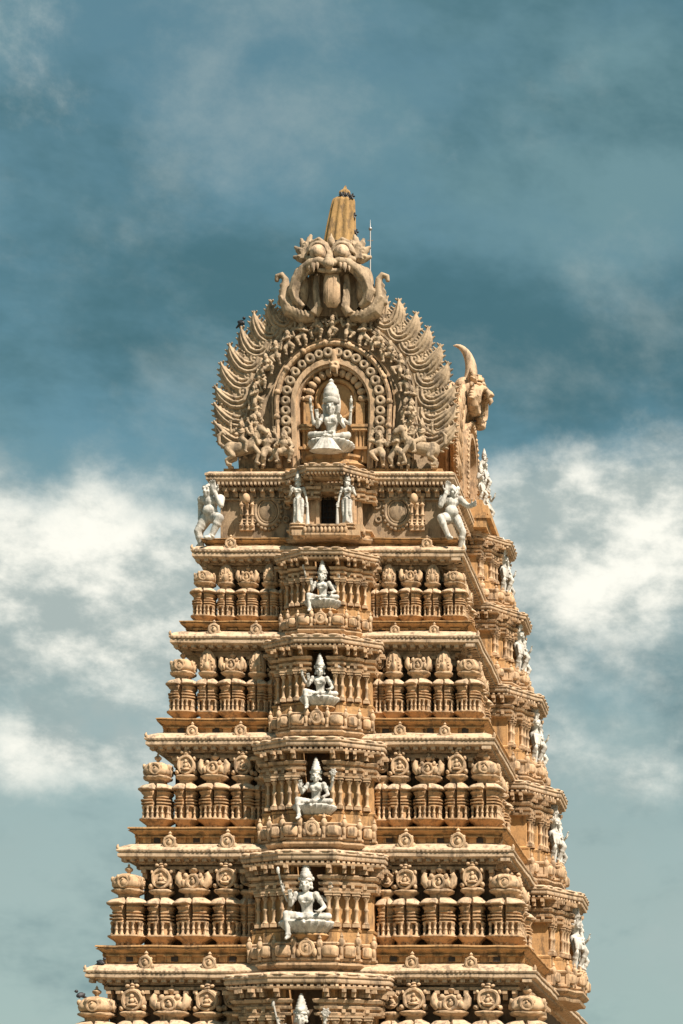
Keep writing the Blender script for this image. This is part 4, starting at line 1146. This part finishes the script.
w = bpy.data.worlds.new('World'); scene.world = w; w.use_nodes = True
nt = w.node_tree; N = nt.nodes; L = nt.links
bg = N['Background']; bg.inputs['Strength'].default_value = .08
sky = N.new('ShaderNodeTexSky'); sky.sky_type = 'NISHITA'; sky.sun_disc = False
sky.sun_elevation = R(SUN_EL); sky.sun_rotation = R(180-SUN_AZ); sky.altitude = 900; sky.dust_density = 1.5
tc = N.new('ShaderNodeTexCoord'); DIR = tc.outputs['Generated']
def mth(op, a, b=None, c=None):
    k = N.new('ShaderNodeMath'); k.operation = op
    for i, q in enumerate((a, b, c)):
        if q is None: continue
        if isinstance(q, (int, float)): k.inputs[i].default_value = q
        else: L.new(q, k.inputs[i])
    return k.outputs[0]
def smooth(v, a, b):
    k = N.new('ShaderNodeMapRange'); k.interpolation_type = 'SMOOTHSTEP'
    k.inputs['From Min'].default_value = a; k.inputs['From Max'].default_value = b
    L.new(v, k.inputs['Value']); return k.outputs['Result']
def wnoise(scale, det, rgh, off, sq=(1,1,1), dist=0):
    mp = N.new('ShaderNodeMapping'); mp.inputs['Location'].default_value = off; mp.inputs['Scale'].default_value = sq
    L.new(DIR, mp.inputs['Vector'])
    n = N.new('ShaderNodeTexNoise'); n.inputs['Scale'].default_value = scale; n.inputs['Detail'].default_value = det
    n.inputs['Roughness'].default_value = rgh; n.inputs['Distortion'].default_value = dist
    L.new(mp.outputs['Vector'], n.inputs['Vector']); return n.outputs['Fac']
def blob(px, py, sx, sy):
    """a cloud bank around one direction of the sky"""
    d = Vector((px-745, 1972, 1185-py)).normalized()
    rt = Vector((d.y, -d.x, 0)).normalized(); up = rt.cross(d)
    out = []
    for axis, s in ((rt, sx), (up, sy)):
        k = N.new('ShaderNodeVectorMath'); k.operation = 'DOT_PRODUCT'; L.new(DIR, k.inputs[0]); k.inputs[1].default_value = axis
        q = mth('DIVIDE', k.outputs['Value'], s/1972); out.append(mth('MULTIPLY', q, q))
    return mth('EXPONENT', mth('MULTIPLY', mth('ADD', out[0], out[1]), -1.0))
def mixc(f, a, b):
    k = N.new('ShaderNodeMix'); k.data_type = 'RGBA'; L.new(f, k.inputs['Factor'])
    for s, q in (('A', a), ('B', b)):
        i = [x for x in k.inputs if x.name == s and x.type == 'RGBA'][0]
        if isinstance(q, tuple): i.default_value = (*q, 1)
        else: L.new(q, i)
    return [x for x in k.outputs if x.type == 'RGBA'][0]
tint = N.new('ShaderNodeMix'); tint.data_type = 'RGBA'; tint.blend_type = 'MULTIPLY'; tint.inputs['Factor'].default_value = 1
ci = [x for x in tint.inputs if x.type == 'RGBA']; L.new(sky.outputs['Color'], ci[0]); ci[1].default_value = (.50,.80,.66,1)
base = [x for x in tint.outputs if x.type == 'RGBA'][0]
# thin grey-teal veil everywhere, dark bands, white banks
veil = smooth(wnoise(5, 7, .6, (3.1,1.2,.4), (1,1,1.7), .1), .38, .68)
dark = smooth(mth('ADD', wnoise(6, 6, .62, (7.7,2.1,5.0), (1,1,1.8), .1), mth('MULTIPLY', mth('ADD', blob(60,340,190,110), blob(600,350,200,80)), .22)), .46, .74)
cl = mth('ADD', mth('MULTIPLY', wnoise(8, 4, .5, (1.3,4.4,2.2), (1,1,1.3)), .5), mth('MULTIPLY', wnoise(21, 12, .64, (4.3,1.4,2.9), (1,1,1.25), .12), .5))
banks = mth('ADD', mth('ADD', blob(60,550,200,90), blob(625,525,180,85)), mth('ADD', mth('MULTIPLY', blob(40,760,160,40), .55), mth('ADD', mth('MULTIPLY', blob(640,775,120,45), .6), mth('MULTIPLY', mth('ADD', blob(60,650,220,80), blob(640,620,200,70)), .35))))
wht = smooth(mth('ADD', cl, mth('MULTIPLY', banks, .46)), .56, .92)
shade = smooth(wnoise(16, 9, .62, (9,3,1), (1,1,1.6)), .38, .62)
sep = N.new('ShaderNodeSeparateXYZ'); L.new(DIR, sep.inputs[0])
low = smooth(sep.outputs['Z'], .36, .13)
c1 = mixc(mth('ADD', mth('MULTIPLY', veil, .5), .42), base, (1.15,2.05,2.25))
c1 = mixc(mth('MULTIPLY', low, .8), c1, (2.75,3.35,3.15))
c2 = mixc(mth('MULTIPLY', dark, .9), c1, (.42,1.06,1.28))
c3 = mixc(wht, c2, mixc(shade, (6.8,6.7,6.0), (2.7,3.2,3.1)))
puff = smooth(wnoise(9, 8, .62, (2.2,8.1,3.7), (1,1,1.5), .1), .50, .80)
c3 = mixc(mth('MULTIPLY', puff, .46), c3, (3.0,3.5,3.4))
L.new(c3, bg.inputs['Color'])

scene.view_settings.view_transform = 'Standard'; scene.view_settings.look = 'None'
scene.view_settings.exposure = .92; scene.view_settings.gamma = 1; scene.view_settings.use_curve_mapping = False
